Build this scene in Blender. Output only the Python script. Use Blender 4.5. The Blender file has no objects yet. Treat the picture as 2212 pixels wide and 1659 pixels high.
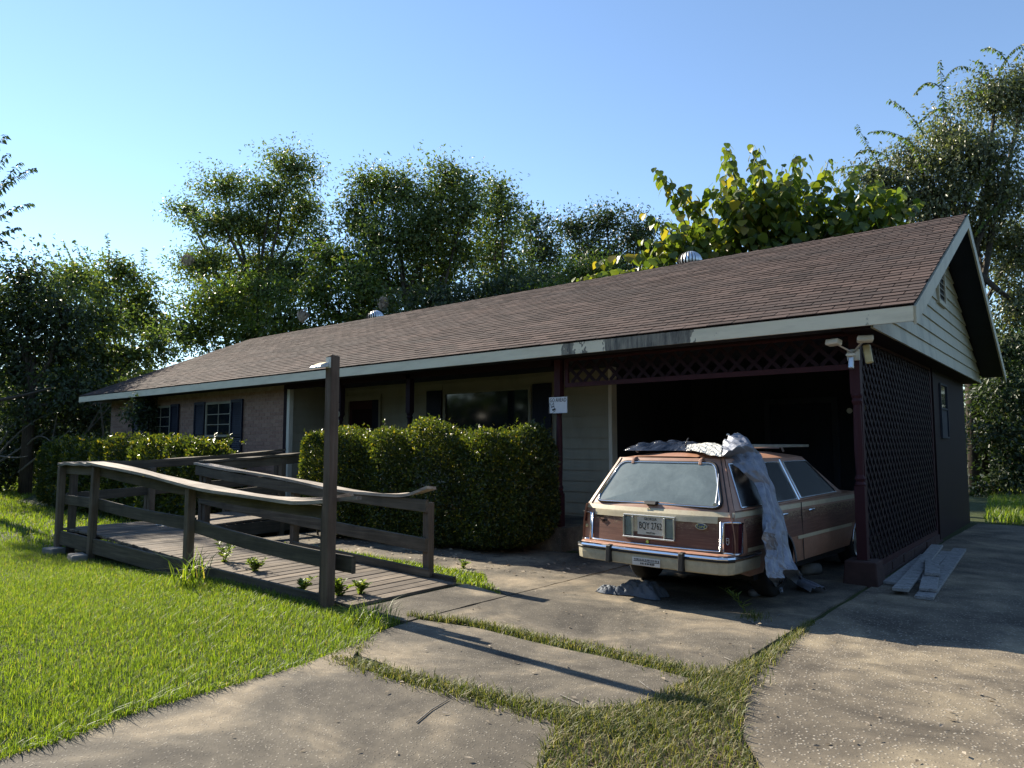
import bpy, bmesh, math, random
import numpy as np
from mathutils import Vector, Matrix
random.seed(7); rng = np.random.default_rng(11)
R = math.radians
scene = bpy.context.scene
col = scene.collection

# ------------------------------------------------------------------ camera
IW, IH, FPX = 2212.0, 1659.0, 1536.0          # the photograph as measured
CAMH = 1.42
PITCH = math.atan(131/FPX)
YAW = R(39.48)
cam_d = bpy.data.cameras.new('camera'); cam = bpy.data.objects.new('camera', cam_d); col.objects.link(cam)
cam_d.sensor_width = 36.0; cam_d.lens = 36.0*FPX/IW; cam_d.clip_end = 3000; cam_d.clip_start = 0.05
cam.location = (0, 0, CAMH); cam.rotation_euler = (math.pi/2+PITCH, 0, YAW)
scene.camera = cam

# ------------------------------------------------------------------ sky, sun, exposure
SUN_EL, SUN_AZ = R(31.5), R(2.5)               # azimuth: from -x, turned towards +y
world = bpy.data.worlds.new('World'); scene.world = world; world.use_nodes = True
wn = world.node_tree.nodes; wl = world.node_tree.links
sky = wn.new('ShaderNodeTexSky'); sky.sky_type = 'NISHITA'; sky.sun_disc = False
sky.sun_elevation = SUN_EL; sky.sun_rotation = math.atan2(-math.cos(SUN_AZ), math.sin(SUN_AZ))
sky.air_density = 1.0; sky.dust_density = 0.0; sky.ozone_density = 2.5
wl.new(sky.outputs[0], wn['Background'].inputs[0]); wn['Background'].inputs[1].default_value = 0.098
sun_d = bpy.data.lights.new('sun', 'SUN'); sun = bpy.data.objects.new('sun', sun_d); col.objects.link(sun)
sun_d.energy = 5.0; sun_d.angle = R(0.55); sun_d.color = (1.0, 0.9, 0.74)
sdir = Vector((-math.cos(SUN_AZ)*math.cos(SUN_EL), math.sin(SUN_AZ)*math.cos(SUN_EL), math.sin(SUN_EL)))
sun.rotation_euler = sdir.to_track_quat('Z', 'Y').to_euler(); sun.location = sdir*60
scene.view_settings.view_transform = 'Standard'; scene.view_settings.look = 'None'
scene.view_settings.gamma = 1.0; scene.view_settings.exposure = 1.28
scene.render.engine = 'CYCLES'; scene.cycles.max_bounces = 5; scene.cycles.transparent_max_bounces = 8

# ------------------------------------------------------------------ pixel rays (distances come from what a thing touches)
_fw = np.array([-math.sin(YAW)*math.cos(PITCH), math.cos(YAW)*math.cos(PITCH), math.sin(PITCH)])
_rt = np.array([math.cos(YAW), math.sin(YAW), 0.0]); _up = np.cross(_rt, _fw); _C = np.array([0, 0, CAMH])
def ray(x, y):
    return _fw*FPX + _rt*(x-IW/2) + _up*(IH/2-y)
def gr(x, y, z=0.0):
    d = ray(x, y); return _C + d*((z-CAMH)/d[2])
def yp(x, y, Y):
    d = ray(x, y); return _C + d*(Y/d[1])
def xp(x, y, X):
    d = ray(x, y); return _C + d*(X/d[0])
def dp(x, y, D):
    return _C + ray(x, y)/FPX*D
def depth(p): return float(np.dot(np.array(p)-_C, _fw))
def z4(x, y): return ((1680+x/2.765)*.72, (1250+y/2.765)*.72)

# ------------------------------------------------------------------ materials
MATS = {}
class NB:
    def __init__(s, name):
        s.m = bpy.data.materials.new(name); s.m.use_nodes = True
        s.t = s.m.node_tree; s.n = s.t.nodes; s.l = s.t.links
        s.b = s.n['Principled BSDF']; s.out = s.n['Material Output']
    def new(s, t, **k):
        n = s.n.new(t)
        for a, v in k.items(): setattr(n, a, v)
        return n
    def co(s, kind='Object', scale=(1, 1, 1)):
        tc = s.new('ShaderNodeTexCoord'); mp = s.new('ShaderNodeMapping'); mp.inputs['Scale'].default_value = scale
        s.l.new(tc.outputs[kind], mp.inputs['Vector']); return mp.outputs[0]
    def pos(s, scale=(1, 1, 1)):
        g = s.new('ShaderNodeNewGeometry'); mp = s.new('ShaderNodeMapping'); mp.inputs['Scale'].default_value = scale
        s.l.new(g.outputs['Position'], mp.inputs['Vector']); return mp.outputs[0]
    def noise(s, vec, scale, detail=4, rough=.6, dist=0):
        n = s.new('ShaderNodeTexNoise'); n.inputs['Scale'].default_value = scale; n.inputs['Detail'].default_value = detail
        n.inputs['Roughness'].default_value = rough; n.inputs['Distortion'].default_value = dist
        s.l.new(vec, n.inputs['Vector']); return n.outputs['Fac']
    def ramp(s, fac, stops):
        r = s.new('ShaderNodeValToRGB'); e = r.color_ramp.elements
        while len(e) < len(stops): e.new(.5)
        for i, (p, c) in enumerate(stops): e[i].position = p; e[i].color = (*c, 1) if len(c) == 3 else c
        s.l.new(fac, r.inputs[0]); return r.outputs[0]
    def mix(s, fac, a, b, mode='MIX'):
        m = s.new('ShaderNodeMix', data_type='RGBA', blend_type=mode)
        for sock, v in ((m.inputs[0], fac), (m.inputs[6], a), (m.inputs[7], b)):
            if hasattr(v, 'links'): s.l.new(v, sock)
            elif isinstance(v, (int, float)): sock.default_value = v
            else: sock.default_value = (*v, 1)
        return m.outputs[2]
    def math(s, op, a, b=0.0):
        m = s.new('ShaderNodeMath', operation=op)
        for i, v in enumerate((a, b)):
            if hasattr(v, 'links'): s.l.new(v, m.inputs[i])
            else: m.inputs[i].default_value = v
        return m.outputs[0]
    def rnd(s):
        g = s.new('ShaderNodeNewGeometry'); o = s.new('ShaderNodeObjectInfo')
        return s.math('FRACT', s.math('ADD', g.outputs['Random Per Island'], s.math('MULTIPLY', o.outputs['Random'], 3.7)))
    def color(s, c):
        if hasattr(c, 'links'): s.l.new(c, s.b.inputs['Base Color'])
        else: s.b.inputs['Base Color'].default_value = (*c, 1)
    def bump(s, h, strength=.4, dist=.01):
        b = s.new('ShaderNodeBump'); b.inputs['Strength'].default_value = strength; b.inputs['Distance'].default_value = dist
        s.l.new(h, b.inputs['Height']); s.l.new(b.outputs[0], s.b.inputs['Normal'])
    def done(s, rough=.8, metal=0, spec=.4):
        s.b.inputs['Roughness'].default_value = rough; s.b.inputs['Metallic'].default_value = metal
        s.b.inputs['Specular IOR Level'].default_value = spec
        MATS[s.m.name] = s.m; return s.m

def plain(name, c, rough=.6, metal=0, spec=.4, var=.25, scale=8, bump=.15):
    b = NB(name); v = b.co(); n = b.noise(v, scale, 5)
    lo = tuple(x*(1-var) for x in c); hi = tuple(min(1, x*(1+var)) for x in c)
    b.color(b.ramp(n, [(.3, lo), (.7, hi)]))
    if bump: b.bump(b.noise(v, scale*6, 4), bump, .004)
    return b.done(rough, metal, spec)

def concrete(name, dark, mid, light, stain, psc, pth, pst):
    b = NB(name); v = b.pos()
    big = b.noise(v, 1.1, 6, .62, .5); medn = b.noise(v, 5.5, 5, .65); fine = b.noise(v, 70, 3, .7)
    c = b.ramp(big, [(.36, dark), (.5, mid), (.66, light)])
    c = b.mix(.6, c, b.ramp(medn, [(.3, (.3, .3, .3)), (.72, (.72, .71, .69))]), 'OVERLAY')
    vo = b.new('ShaderNodeTexVoronoi'); vo.inputs['Scale'].default_value = psc; b.l.new(v, vo.inputs['Vector'])
    peb = b.ramp(vo.outputs['Distance'], [(.10, (1, 1, 1)), (.34, (0, 0, 0))])
    sel = b.math('GREATER_THAN', b.noise(v, 30, 2), pth)
    c = b.mix(b.math('MULTIPLY', b.math('MULTIPLY', peb, sel), pst), c, (.46, .42, .35))
    vd = b.new('ShaderNodeTexVoronoi'); vd.inputs['Scale'].default_value = 38; b.l.new(v, vd.inputs['Vector'])
    c = b.mix(b.ramp(vd.outputs['Distance'], [(.05, (.55, .55, .55)), (.25, (0, 0, 0))]), c, (.055, .05, .045))
    st = b.ramp(b.noise(b.pos((.5, 1.2, 1)), 1.1, 6, .7, 1.2), [(.5, (0, 0, 0)), (.68, (1, 1, 1))])
    c = b.mix(b.math('MULTIPLY', st, .6), c, stain)
    b.color(c)
    hh = b.math('ADD', b.math('MULTIPLY', fine, .6), b.math('MULTIPLY', peb, .8))
    b.bump(hh, .55, .006)
    return b.done(.9, 0, .25)
concrete('concrete_grey', (.060, .053, .043), (.118, .103, .080), (.27, .222, .155), (.048, .042, .035), 55, .50, .55)
concrete('concrete_aggregate', (.075, .064, .05), (.15, .127, .095), (.27, .225, .155), (.06, .052, .042), 42, .44, .75)

def wood(name, a, bcol, c, axis='x', rough=.85):
    b = NB(name)
    sc = {'x': (.7, 14, 14), 'y': (14, .7, 14), 'z': (14, 14, .7)}[axis]
    v = b.pos(sc); r = b.rnd()
    n = b.noise(v, 2.2, 7, .65, .6)
    cc = b.ramp(n, [(.25, a), (.5, bcol), (.75, c)])
    cc = b.mix(.7, cc, b.ramp(r, [(0, (.33, .33, .34)), (1, (.62, .60, .57))]), 'OVERLAY')
    blot = b.noise(b.pos(), 2.6, 4); cc = b.mix(b.ramp(blot, [(.45, (0, 0, 0)), (.75, (.6, .6, .6))]), cc, tuple(x*.45 for x in a))
    b.color(cc); b.bump(n, .5, .006)
    return b.done(rough, 0, .25)
wood('wood_rail', (.055, .047, .036), (.105, .09, .068), (.17, .148, .112), 'x')
wood('wood_rail_deep', (.055, .047, .036), (.105, .09, .068), (.17, .148, .112), 'y')
wood('wood_post', (.07, .056, .042), (.125, .10, .076), (.185, .152, .115), 'z')
wood('wood_deck', (.06, .048, .037), (.155, .128, .10), (.31, .265, .215), 'y')
wood('wood_cap', (.13, .11, .09), (.36, .31, .255), (.56, .50, .42), 'x')
wood('wood_lamp_post', (.11, .075, .054), (.185, .132, .096), (.25, .19, .145), 'z')
wood('bark', (.03, .025, .02), (.07, .058, .046), (.12, .10, .08), 'z')
wood('bark_pale', (.10, .095, .085), (.19, .18, .16), (.28, .26, .235), 'z')

def shingle_mat():
    b = NB('shingle'); v = b.pos(); r = b.rnd()
    c = b.ramp(r, [(0, (.050, .036, .032)), (.5, (.072, .051, .045)), (1, (.098, .069, .060))])
    g = b.noise(v, 130, 2, .8); c = b.mix(.8, c, b.ramp(g, [(.3, (.3, .3, .3)), (.7, (.72, .7, .68))]), 'OVERLAY')
    s = b.noise(b.pos((.35, 1, 1)), 1.3, 5, .65); c = b.mix(b.ramp(s, [(.42, (0, 0, 0)), (.72, (.55, .55, .55))]), c, (.040, .036, .036))
    b.color(c); b.bump(g, .5, .004); return b.done(.95, 0, .2)
shingle_mat()
def paint_mat(name, c, dirt, scale=3.0, amount=.5, rough=.55, streak=(1, 1, .25)):
    b = NB(name); v = b.pos(streak); n = b.noise(v, scale, 6, .7)
    cc = b.mix(b.math('MULTIPLY', b.ramp(n, [(.48, (0, 0, 0)), (.72, (1, 1, 1))]), amount), c, dirt)
    r = b.rnd(); cc = b.mix(.25, cc, b.ramp(r, [(0, (.4, .4, .4)), (1, (.6, .6, .6))]), 'OVERLAY')
    b.color(cc); b.bump(b.noise(b.pos(), 40, 3), .12, .003); return b.done(rough, 0, .15 if c[0] < .1 else .3)
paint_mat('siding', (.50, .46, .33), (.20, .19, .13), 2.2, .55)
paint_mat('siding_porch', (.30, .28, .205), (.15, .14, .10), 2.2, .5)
paint_mat('trim_white', (.62, .60, .50), (.22, .21, .17), 4, .45)
paint_mat('maroon', (.018, .008, .011), (.016, .009, .010), 4, .7, .7)
paint_mat('maroon_light', (.050, .018, .022), (.03, .014, .016), 4, .6, .6)
paint_mat('navy', (.016, .019, .032), (.008, .009, .014), 5, .6, .5)
paint_mat('soffit', (.045, .050, .062), (.02, .022, .028), 3, .6, .7)
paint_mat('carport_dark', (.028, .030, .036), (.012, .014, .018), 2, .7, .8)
def fascia_mat():
    b = NB('fascia_paint'); g = b.new('ShaderNodeNewGeometry'); sp = b.new('ShaderNodeSeparateXYZ'); b.l.new(g.outputs['Position'], sp.inputs[0])
    x = sp.outputs['X']
    # mildewed stretch where the gutter leaked, and a short clean patch inside it
    wob = b.math('MULTIPLY', b.math('SUBTRACT', b.noise(b.pos((1, 1, .5)), 4, 4, .7), .5), .9)
    xw = b.math('ADD', x, wob)
    inn = b.math('MULTIPLY', b.math('GREATER_THAN', xw, -5.36), b.math('LESS_THAN', xw, -3.62))
    clean = b.math('MULTIPLY', b.math('GREATER_THAN', xw, -5.15), b.math('LESS_THAN', xw, -4.82))
    n = b.noise(b.pos((9, 9, 1.4)), 2.4, 6, .75)
    m = b.math('MULTIPLY', b.math('MULTIPLY', inn, b.math('SUBTRACT', 1.0, clean)), b.ramp(n, [(.34, (1, 1, 1)), (.66, (.6, .6, .6))]))
    c = b.mix(b.ramp(b.noise(b.pos((.6, 1, 3)), 3, 6, .7), [(.45, (0, 0, 0)), (.75, (.5, .5, .5))]), (.78, .71, .52), (.48, .42, .29))
    spot = b.ramp(b.noise(b.pos((2, 2, 2)), 3.1, 6, .7), [(.66, (0, 0, 0)), (.72, (.8, .8, .8))])
    c = b.mix(spot, c, (.16, .14, .11))
    c = b.mix(m, c, (.055, .052, .05))
    b.color(c); return b.done(.55, 0, .35)
fascia_mat()
def brick_mat():
    b = NB('brick'); r = b.rnd(); v = b.pos()
    c = b.ramp(r, [(0, (.29, .18, .135)), (.5, (.33, .21, .155)), (1, (.37, .245, .18))])
    c = b.mix(.6, c, b.ramp(b.noise(v, 30, 4), [(.3, (.38, .38, .38)), (.7, (.62, .62, .62))]), 'OVERLAY')
    b.color(c); b.bump(b.noise(v, 60, 3), .4, .004); return b.done(.9, 0, .25)
brick_mat()
plain('mortar', (.33, .25, .20), .95, bump=.3)
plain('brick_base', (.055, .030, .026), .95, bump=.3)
plain('soil', (.085, .062, .042), .95, scale=4, bump=.6)
plain('under_dark', (.012, .012, .013), .8)
plain('chrome', (.72, .73, .74), .16, 1.0, .5, .08, 5, .02)
plain('alum', (.62, .63, .64), .35, .9, .5, .15, 6, .05)
plain('white_plastic', (.72, .71, .62), .45, 0, .5, .08)
plain('yellowed_plastic', (.55, .47, .24), .5)
plain('black_rubber', (.014, .014, .015), .55)
plain('tyre', (.018, .018, .018), .85)
plain('sticker', (.62, .60, .56), .6, var=.2)
plain('ink', (.01, .01, .012), .5, bump=0)
plain('cb_block', (.22, .21, .19), .95, bump=.5)
plain('white_debris', (.55, .55, .53), .7)
plain('web_silk', (.40, .33, .26), .9)
plain('white_sign', (.66, .68, .70), .45, var=.08)
plain('blue_enamel', (.03, .05, .13), .25)
plain('terracotta', (.20, .09, .05), .9)
def glass_mat(name, c, rough, dust=0.0, dustc=(.3, .33, .33)):
    b = NB(name); v = b.co(); n = b.noise(v, 6, 6, .7, .5); n2 = b.noise(v, 38, 4, .7, 1.5)
    d = b.ramp(n, [(.3, (.55, .55, .55)), (.7, (1, 1, 1))])
    sm = b.ramp(n2, [(.55, (0, 0, 0)), (.75, (.7, .7, .7))])
    cc = b.mix(b.math('MULTIPLY', d, dust), c, dustc); cc = b.mix(b.math('MULTIPLY', sm, dust*.35), cc, tuple(min(1, x*1.5) for x in dustc))
    b.color(cc); return b.done(rough, 0, .6)
glass_mat('window_glass', (.012, .016, .022), .06)
glass_mat('car_glass', (.008, .009, .010), .22, .15, (.03, .03, .03)); MATS['car_glass'].node_tree.nodes['Principled BSDF'].inputs['Specular IOR Level'].default_value = .25
glass_mat('rear_glass', (.05, .065, .068), .17, .75, (.235, .285, .28))
glass_mat('tail_lens', (.055, .005, .012), .2, .3, (.05, .018, .022))
def car_paint(name, c, fade, rough=.42):
    b = NB(name); v = b.co(); n = b.noise(v, 3.5, 6, .7); f = b.noise(v, 26, 5, .75)
    cc = b.ramp(n, [(.3, c), (.75, fade)]); cc = b.mix(.45, cc, b.ramp(f, [(.35, (.38, .38, .38)), (.7, (.62, .61, .6))]), 'OVERLAY')
    b.color(cc); b.bump(f, .06, .002); return b.done(rough, 0, .45)
car_paint('copper_paint', (.33, .165, .105), (.45, .26, .175))
car_paint('cream_trim', (.52, .44, .27), (.62, .55, .40), .5)
car_paint('bumper_cream', (.50, .45, .31), (.30, .27, .20), .55)
def vinyl():
    b = NB('wood_vinyl'); v = b.co('Object', (.55, .55, 16)); n = b.noise(v, 4, 7, .7, 1.0)
    c = b.ramp(n, [(.25, (.080, .036, .026)), (.5, (.15, .070, .048)), (.75, (.225, .115, .078))])
    p = b.noise(b.co('Object', (1.4, 1.4, 4.5)), 17, 6, .85, .8)
    up = b.new('ShaderNodeTexCoord'); sp = b.new('ShaderNodeSeparateXYZ'); b.l.new(up.outputs['Object'], sp.inputs[0])
    band = b.math('ADD', p, b.math('MULTIPLY', b.math('SUBTRACT', sp.outputs['Z'], .66), 1.15))
    c = b.mix(b.ramp(band, [(.56, (0, 0, 0)), (.68, (.8, .8, .8))]), c, (.40, .31, .18))   # the foil has worn down to the paint
    b.color(c); b.bump(p, .35, .004); return b.done(.6, 0, .35)
vinyl()
def tarp_mat(name, c, rough, metal):
    b = NB(name); v = b.co(); n = b.noise(v, 9, 6, .7, 1.0)
    b.color(b.ramp(n, [(.3, tuple(x*.6 for x in c)), (.7, c)])); b.bump(n, .5, .02); return b.done(rough, metal, .5)
tarp_mat('tarp_silver', (.30, .32, .37), .45, .3)
tarp_mat('cloth_blue', (.10, .125, .16), .7, 0)
tarp_mat('tarp_white', (.72, .70, .62), .6, 0)
tarp_mat('black_plastic', (.02, .024, .034), .22, 0)
def leaf_mat(name, stops, trans=.45, rough=.45, tcol=(1.25, 1.4, .6)):
    b = NB(name); r = b.rnd()
    c = b.ramp(r, stops)
    t = b.new('ShaderNodeBsdfTranslucent'); tc = b.mix(1.0, c, tcol, 'MULTIPLY'); b.l.new(tc, t.inputs[0])
    b.color(c); b.done(rough, 0, .5)
    mx = b.new('ShaderNodeMixShader'); mx.inputs[0].default_value = trans
    b.l.new(b.b.outputs[0], mx.inputs[1]); b.l.new(t.outputs[0], mx.inputs[2]); b.l.new(mx.outputs[0], b.out.inputs[0])
    return b.m
leaf_mat('leaf_mid', [(0, (.052, .082, .026)), (.55, (.098, .135, .040)), (.93, (.155, .18, .048)), (1, (.21, .17, .04))], .5)
leaf_mat('leaf_dark', [(0, (.022, .036, .016)), (.6, (.042, .064, .025)), (.95, (.072, .098, .034)), (1, (.14, .13, .04))], .38)
leaf_mat('leaf_bright', [(0, (.052, .085, .018)), (.55, (.085, .125, .026)), (.92, (.135, .165, .03)), (1, (.22, .18, .03))], .5)
leaf_mat('leaf_grey', [(0, (.055, .068, .036)), (.5, (.105, .12, .065)), (.9, (.175, .185, .105)), (1, (.20, .19, .06))], .42, .35)
leaf_mat('leaf_large', [(0, (.055, .090, .022)), (.5, (.105, .150, .030)), (.88, (.17, .20, .035)), (1, (.28, .22, .04))], .5, .4, (1.5, 1.5, .5))
leaf_mat('leaf_hedge', [(0, (.030, .050, .017)), (.6, (.055, .082, .022)), (.92, (.13, .155, .03)), (1, (.28, .23, .04))], .45, .35, (1.7, 1.6, .45))
leaf_mat('grass_blade', [(0, (.085, .140, .022)), (.5, (.135, .200, .028)), (.9, (.19, .25, .04)), (1, (.30, .26, .11))], .5, .5, (1.6, 1.6, .5))
leaf_mat('grass_dry', [(0, (.070, .095, .024)), (.4, (.125, .140, .034)), (.75, (.20, .18, .07)), (1, (.30, .24, .12))], .4, .6)
leaf_mat('dry_leaf', [(0, (.10, .075, .05)), (.6, (.24, .19, .13)), (1, (.42, .36, .28))], .2, .7, (1.1, 1.0, .8))
leaf_mat('weed', [(0, (.09, .15, .03)), (.6, (.16, .22, .05)), (1, (.25, .28, .08))], .5, .5, (1.6, 1.6, .6))
def lawn_soil():
    b = NB('lawn_soil'); v = b.pos(); n = b.noise(v, 14, 5, .7)
    b.color(b.ramp(n, [(.3, (.025, .032, .012)), (.6, (.05, .065, .02)), (.8, (.09, .085, .035))])); b.bump(n, .8, .03); return b.done(.95, 0, .2)
lawn_soil()

# ------------------------------------------------------------------ mesh helpers
WLOC = {}
def tag(o, label=None, cat=None, group=None, kind=None):
    if label: o['label'] = label
    if cat: o['category'] = cat
    if group: o['group'] = group
    if kind: o['kind'] = kind
    return o
def empty(name, loc, label=None, cat=None, group=None, rz=0):
    o = bpy.data.objects.new(name, None); col.objects.link(o); o.location = loc; o.rotation_euler = (0, 0, rz)
    o.empty_display_size = .2; WLOC[o] = Vector(loc); return tag(o, label, cat, group)
def link_mesh(name, me, mat, parent=None, loc=None):
    o = bpy.data.objects.new(name, me); col.objects.link(o)
    if mat and not me.materials: me.materials.append(MATS[mat])
    if parent: o.parent = parent
    if loc is not None: o.location = loc
    return o
class MB:
    def __init__(s, local=False): s.v = []; s.f = []; s.local = local
    def add(s, vs, fs):
        o = len(s.v); s.v += [tuple(float(c) for c in p) for p in vs]; s.f += [tuple(i+o for i in f) for f in fs]; return s
    def hexa(s, a, b):           # two quads, bottom and top loop
        return s.add(list(a)+list(b), [(3, 2, 1, 0), (4, 5, 6, 7), (0, 1, 5, 4), (1, 2, 6, 5), (2, 3, 7, 6), (3, 0, 4, 7)])
    def box(s, x0, x1, y0, y1, z0, z1):
        return s.hexa([(x0, y0, z0), (x1, y0, z0), (x1, y1, z0), (x0, y1, z0)], [(x0, y0, z1), (x1, y0, z1), (x1, y1, z1), (x0, y1, z1)])
    def beam(s, p, q, w, t, up=(0, 0, 1), ends=(1, 1)):   # bar from p to q: w across, t along up
        p = Vector(p); q = Vector(q); d = (q-p).normalized(); up = Vector(up)
        side = d.cross(up).normalized(); u2 = side.cross(d).normalized()
        a = [p+side*sx*w/2+u2*sz*t/2 for sx, sz in ((-1, -1), (1, -1), (1, 1), (-1, 1))]
        b = [q+side*sx*w/2+u2*sz*t/2 for sx, sz in ((-1, -1), (1, -1), (1, 1), (-1, 1))]
        return s.hexa(a, b)
    def tube(s, pts, rad, n=8, cap=True):
        pts = [Vector(p) for p in pts]; k = len(pts)
        if not hasattr(rad, '__len__'): rad = [rad]*k
        rings = []; ref = Vector((0, 0, 1))
        for i in range(k):
            d = (pts[min(i+1, k-1)]-pts[max(i-1, 0)]).normalized()
            a = d.cross(ref)
            if a.length < .05: a = d.cross(Vector((1, 0, 0)))
            a.normalize(); b = d.cross(a)
            rings.append([pts[i]+(a*math.cos(2*math.pi*j/n)+b*math.sin(2*math.pi*j/n))*rad[i] for j in range(n)])
        vs = [v for r in rings for v in r]; fs = []
        for i in range(k-1):
            for j in range(n):
                fs.append((i*n+j, i*n+(j+1) % n, (i+1)*n+(j+1) % n, (i+1)*n+j))
        if cap: fs.append(tuple(range(n-1, -1, -1))); fs.append(tuple((k-1)*n+j for j in range(n)))
        return s.add(vs, fs)
    def lathe(s, c, prof, n=14):     # prof: (radius, z)
        vs = []; fs = []
        for r, z in prof:
            for j in range(n): vs.append((c[0]+r*math.cos(2*math.pi*j/n), c[1]+r*math.sin(2*math.pi*j/n), c[2]+z))
        for i in range(len(prof)-1):
            for j in range(n): fs.append((i*n+j, i*n+(j+1) % n, (i+1)*n+(j+1) % n, (i+1)*n+j))
        fs.append(tuple(range(n-1, -1, -1))); fs.append(tuple((len(prof)-1)*n+j for j in range(n)))
        return s.add(vs, fs)
    def grid(s, P, flip=False):      # rows of points
        r = len(P); c = len(P[0]); vs = [p for row in P for p in row]; fs = []
        for i in range(r-1):
            for j in range(c-1):
                q = (i*c+j, i*c+j+1, (i+1)*c+j+1, (i+1)*c+j); fs.append(q[::-1] if flip else q)
        return s.add(vs, fs)
    def poly(s, pts, z0, z1):        # prism from a plan polygon
        n = len(pts); vs = [(p[0], p[1], z0) for p in pts]+[(p[0], p[1], z1) for p in pts]
        return s.add(vs, [tuple(range(n-1, -1, -1)), tuple(range(n, 2*n))]+[(i, (i+1) % n, n+(i+1) % n, n+i) for i in range(n)])
    def build(s, name, mat, parent=None, bevel=0, smooth=False, label=None, cat=None, group=None, kind=None, solid=0):
        V = np.array(s.v)
        if parent is None:
            B = Vector(((V[:, 0].min()+V[:, 0].max())/2, (V[:, 1].min()+V[:, 1].max())/2, V[:, 2].min()))
        elif s.local: B = Vector((0, 0, 0))
        else: B = WLOC[parent]
        me = bpy.data.meshes.new(name); me.from_pydata([(p[0]-B.x, p[1]-B.y, p[2]-B.z) for p in s.v], [], s.f)
        bm = bmesh.new(); bm.from_mesh(me)
        if bevel: bmesh.ops.bevel(bm, geom=bm.edges[:], offset=bevel, segments=1, affect='EDGES', clamp_overlap=True)
        bmesh.ops.recalc_face_normals(bm, faces=bm.faces[:])
        bm.to_mesh(me); bm.free()
        if smooth: me.polygons.foreach_set('use_smooth', [True]*len(me.polygons))
        o = link_mesh(name, me, mat, parent)
        if parent is None: o.location = B
        WLOC[o] = B
        if solid:
            md = o.modifiers.new('thick', 'SOLIDIFY'); md.thickness = solid; md.offset = -1
        return tag(o, label, cat, group, kind)
def np_mesh(name, V, F, mat, parent=None, loc=(0, 0, 0), **k):   # big meshes: V (n,3), F (m,k)
    me = bpy.data.meshes.new(name); V = np.asarray(V, dtype=np.float32)-np.array(loc, dtype=np.float32); F = np.asarray(F, dtype=np.int32)
    me.vertices.add(len(V)); me.vertices.foreach_set('co', V.ravel())
    m, kk = F.shape; me.loops.add(m*kk); me.loops.foreach_set('vertex_index', F.ravel())
    me.polygons.add(m); me.polygons.foreach_set('loop_start', np.arange(0, m*kk, kk, dtype=np.int32))
    me.update(calc_edges=True)
    o = link_mesh(name, me, mat, parent)
    if parent is None: o.location = loc
    WLOC[o] = Vector(loc); return tag(o, **k)
def text_mesh(name, txt, size, mat, parent, loc, rot, extrude=.001, sx=1.0, align='CENTER', fit=0):
    cu = bpy.data.curves.new(name, 'FONT'); cu.body = txt; cu.size = size; cu.extrude = extrude; cu.align_x = align; cu.align_y = 'CENTER'; cu.resolution_u = 3
    t = bpy.data.objects.new('tmp', cu); col.objects.link(t)
    dg = bpy.context.evaluated_depsgraph_get(); me = bpy.data.meshes.new_from_object(t.evaluated_get(dg))
    bpy.data.objects.remove(t); me.materials.clear()
    if fit: xs = [v.co.x for v in me.vertices]; sx = fit/(max(xs)-min(xs))
    o = link_mesh(name, me, mat, parent, loc); o.rotation_euler = rot; o.scale = (sx, 1, 1); return o
def unit(a): return a/np.maximum(np.linalg.norm(a, axis=-1, keepdims=True), 1e-9)
def leaf_arrays(P, axis, nrm, L, Wd, fold=.25):
    """folded diamond leaves: P base points, axis along leaf, nrm roughly facing"""
    axis = unit(axis); side = unit(np.cross(axis, nrm)); up = np.cross(side, axis)
    L = np.asarray(L)[:, None]; Wd = np.asarray(Wd)[:, None]
    mid = P+axis*L*.45
    a = P; b = mid+side*Wd*.5+up*Wd*fold; c = P+axis*L; d = mid-side*Wd*.5+up*Wd*fold
    V = np.stack([a, b, c, d], 1).reshape(-1, 3); n = len(P); i = np.arange(n)*4
    F = np.concatenate([np.stack([i, i+1, i+2], 1), np.stack([i, i+2, i+3], 1)]); return V, F
def blade_arrays(P, h, w, lean, az):
    n = len(P); d = np.stack([np.cos(az), np.sin(az), np.zeros(n)], 1); s = np.stack([-np.sin(az), np.cos(az), np.zeros(n)], 1)
    up = np.array([0, 0, 1.0]); h = h[:, None]; w = w[:, None]; lean = lean[:, None]
    m = P+up*h*.55+d*h*lean*.3; t = P+up*h*(1-.25*lean)+d*h*lean
    V = np.stack([P-s*w/2, P+s*w/2, m-s*w*.38, m+s*w*.38, t], 1).reshape(-1, 3); i = np.arange(n)*5
    F = np.concatenate([np.stack([i, i+1, i+3], 1), np.stack([i, i+3, i+2], 1), np.stack([i+2, i+3, i+4], 1)]); return V, F
def in_poly(pts, poly):
    x, y = pts[:, 0], pts[:, 1]; ins = np.zeros(len(pts), bool); n = len(poly)
    for i in range(n):
        x0, y0 = poly[i][:2]; x1, y1 = poly[(i+1) % n][:2]
        c = ((y0 > y) != (y1 > y)) & (x < (x1-x0)*(y-y0)/(y1-y0+1e-12)+x0); ins ^= c
    return ins

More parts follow.
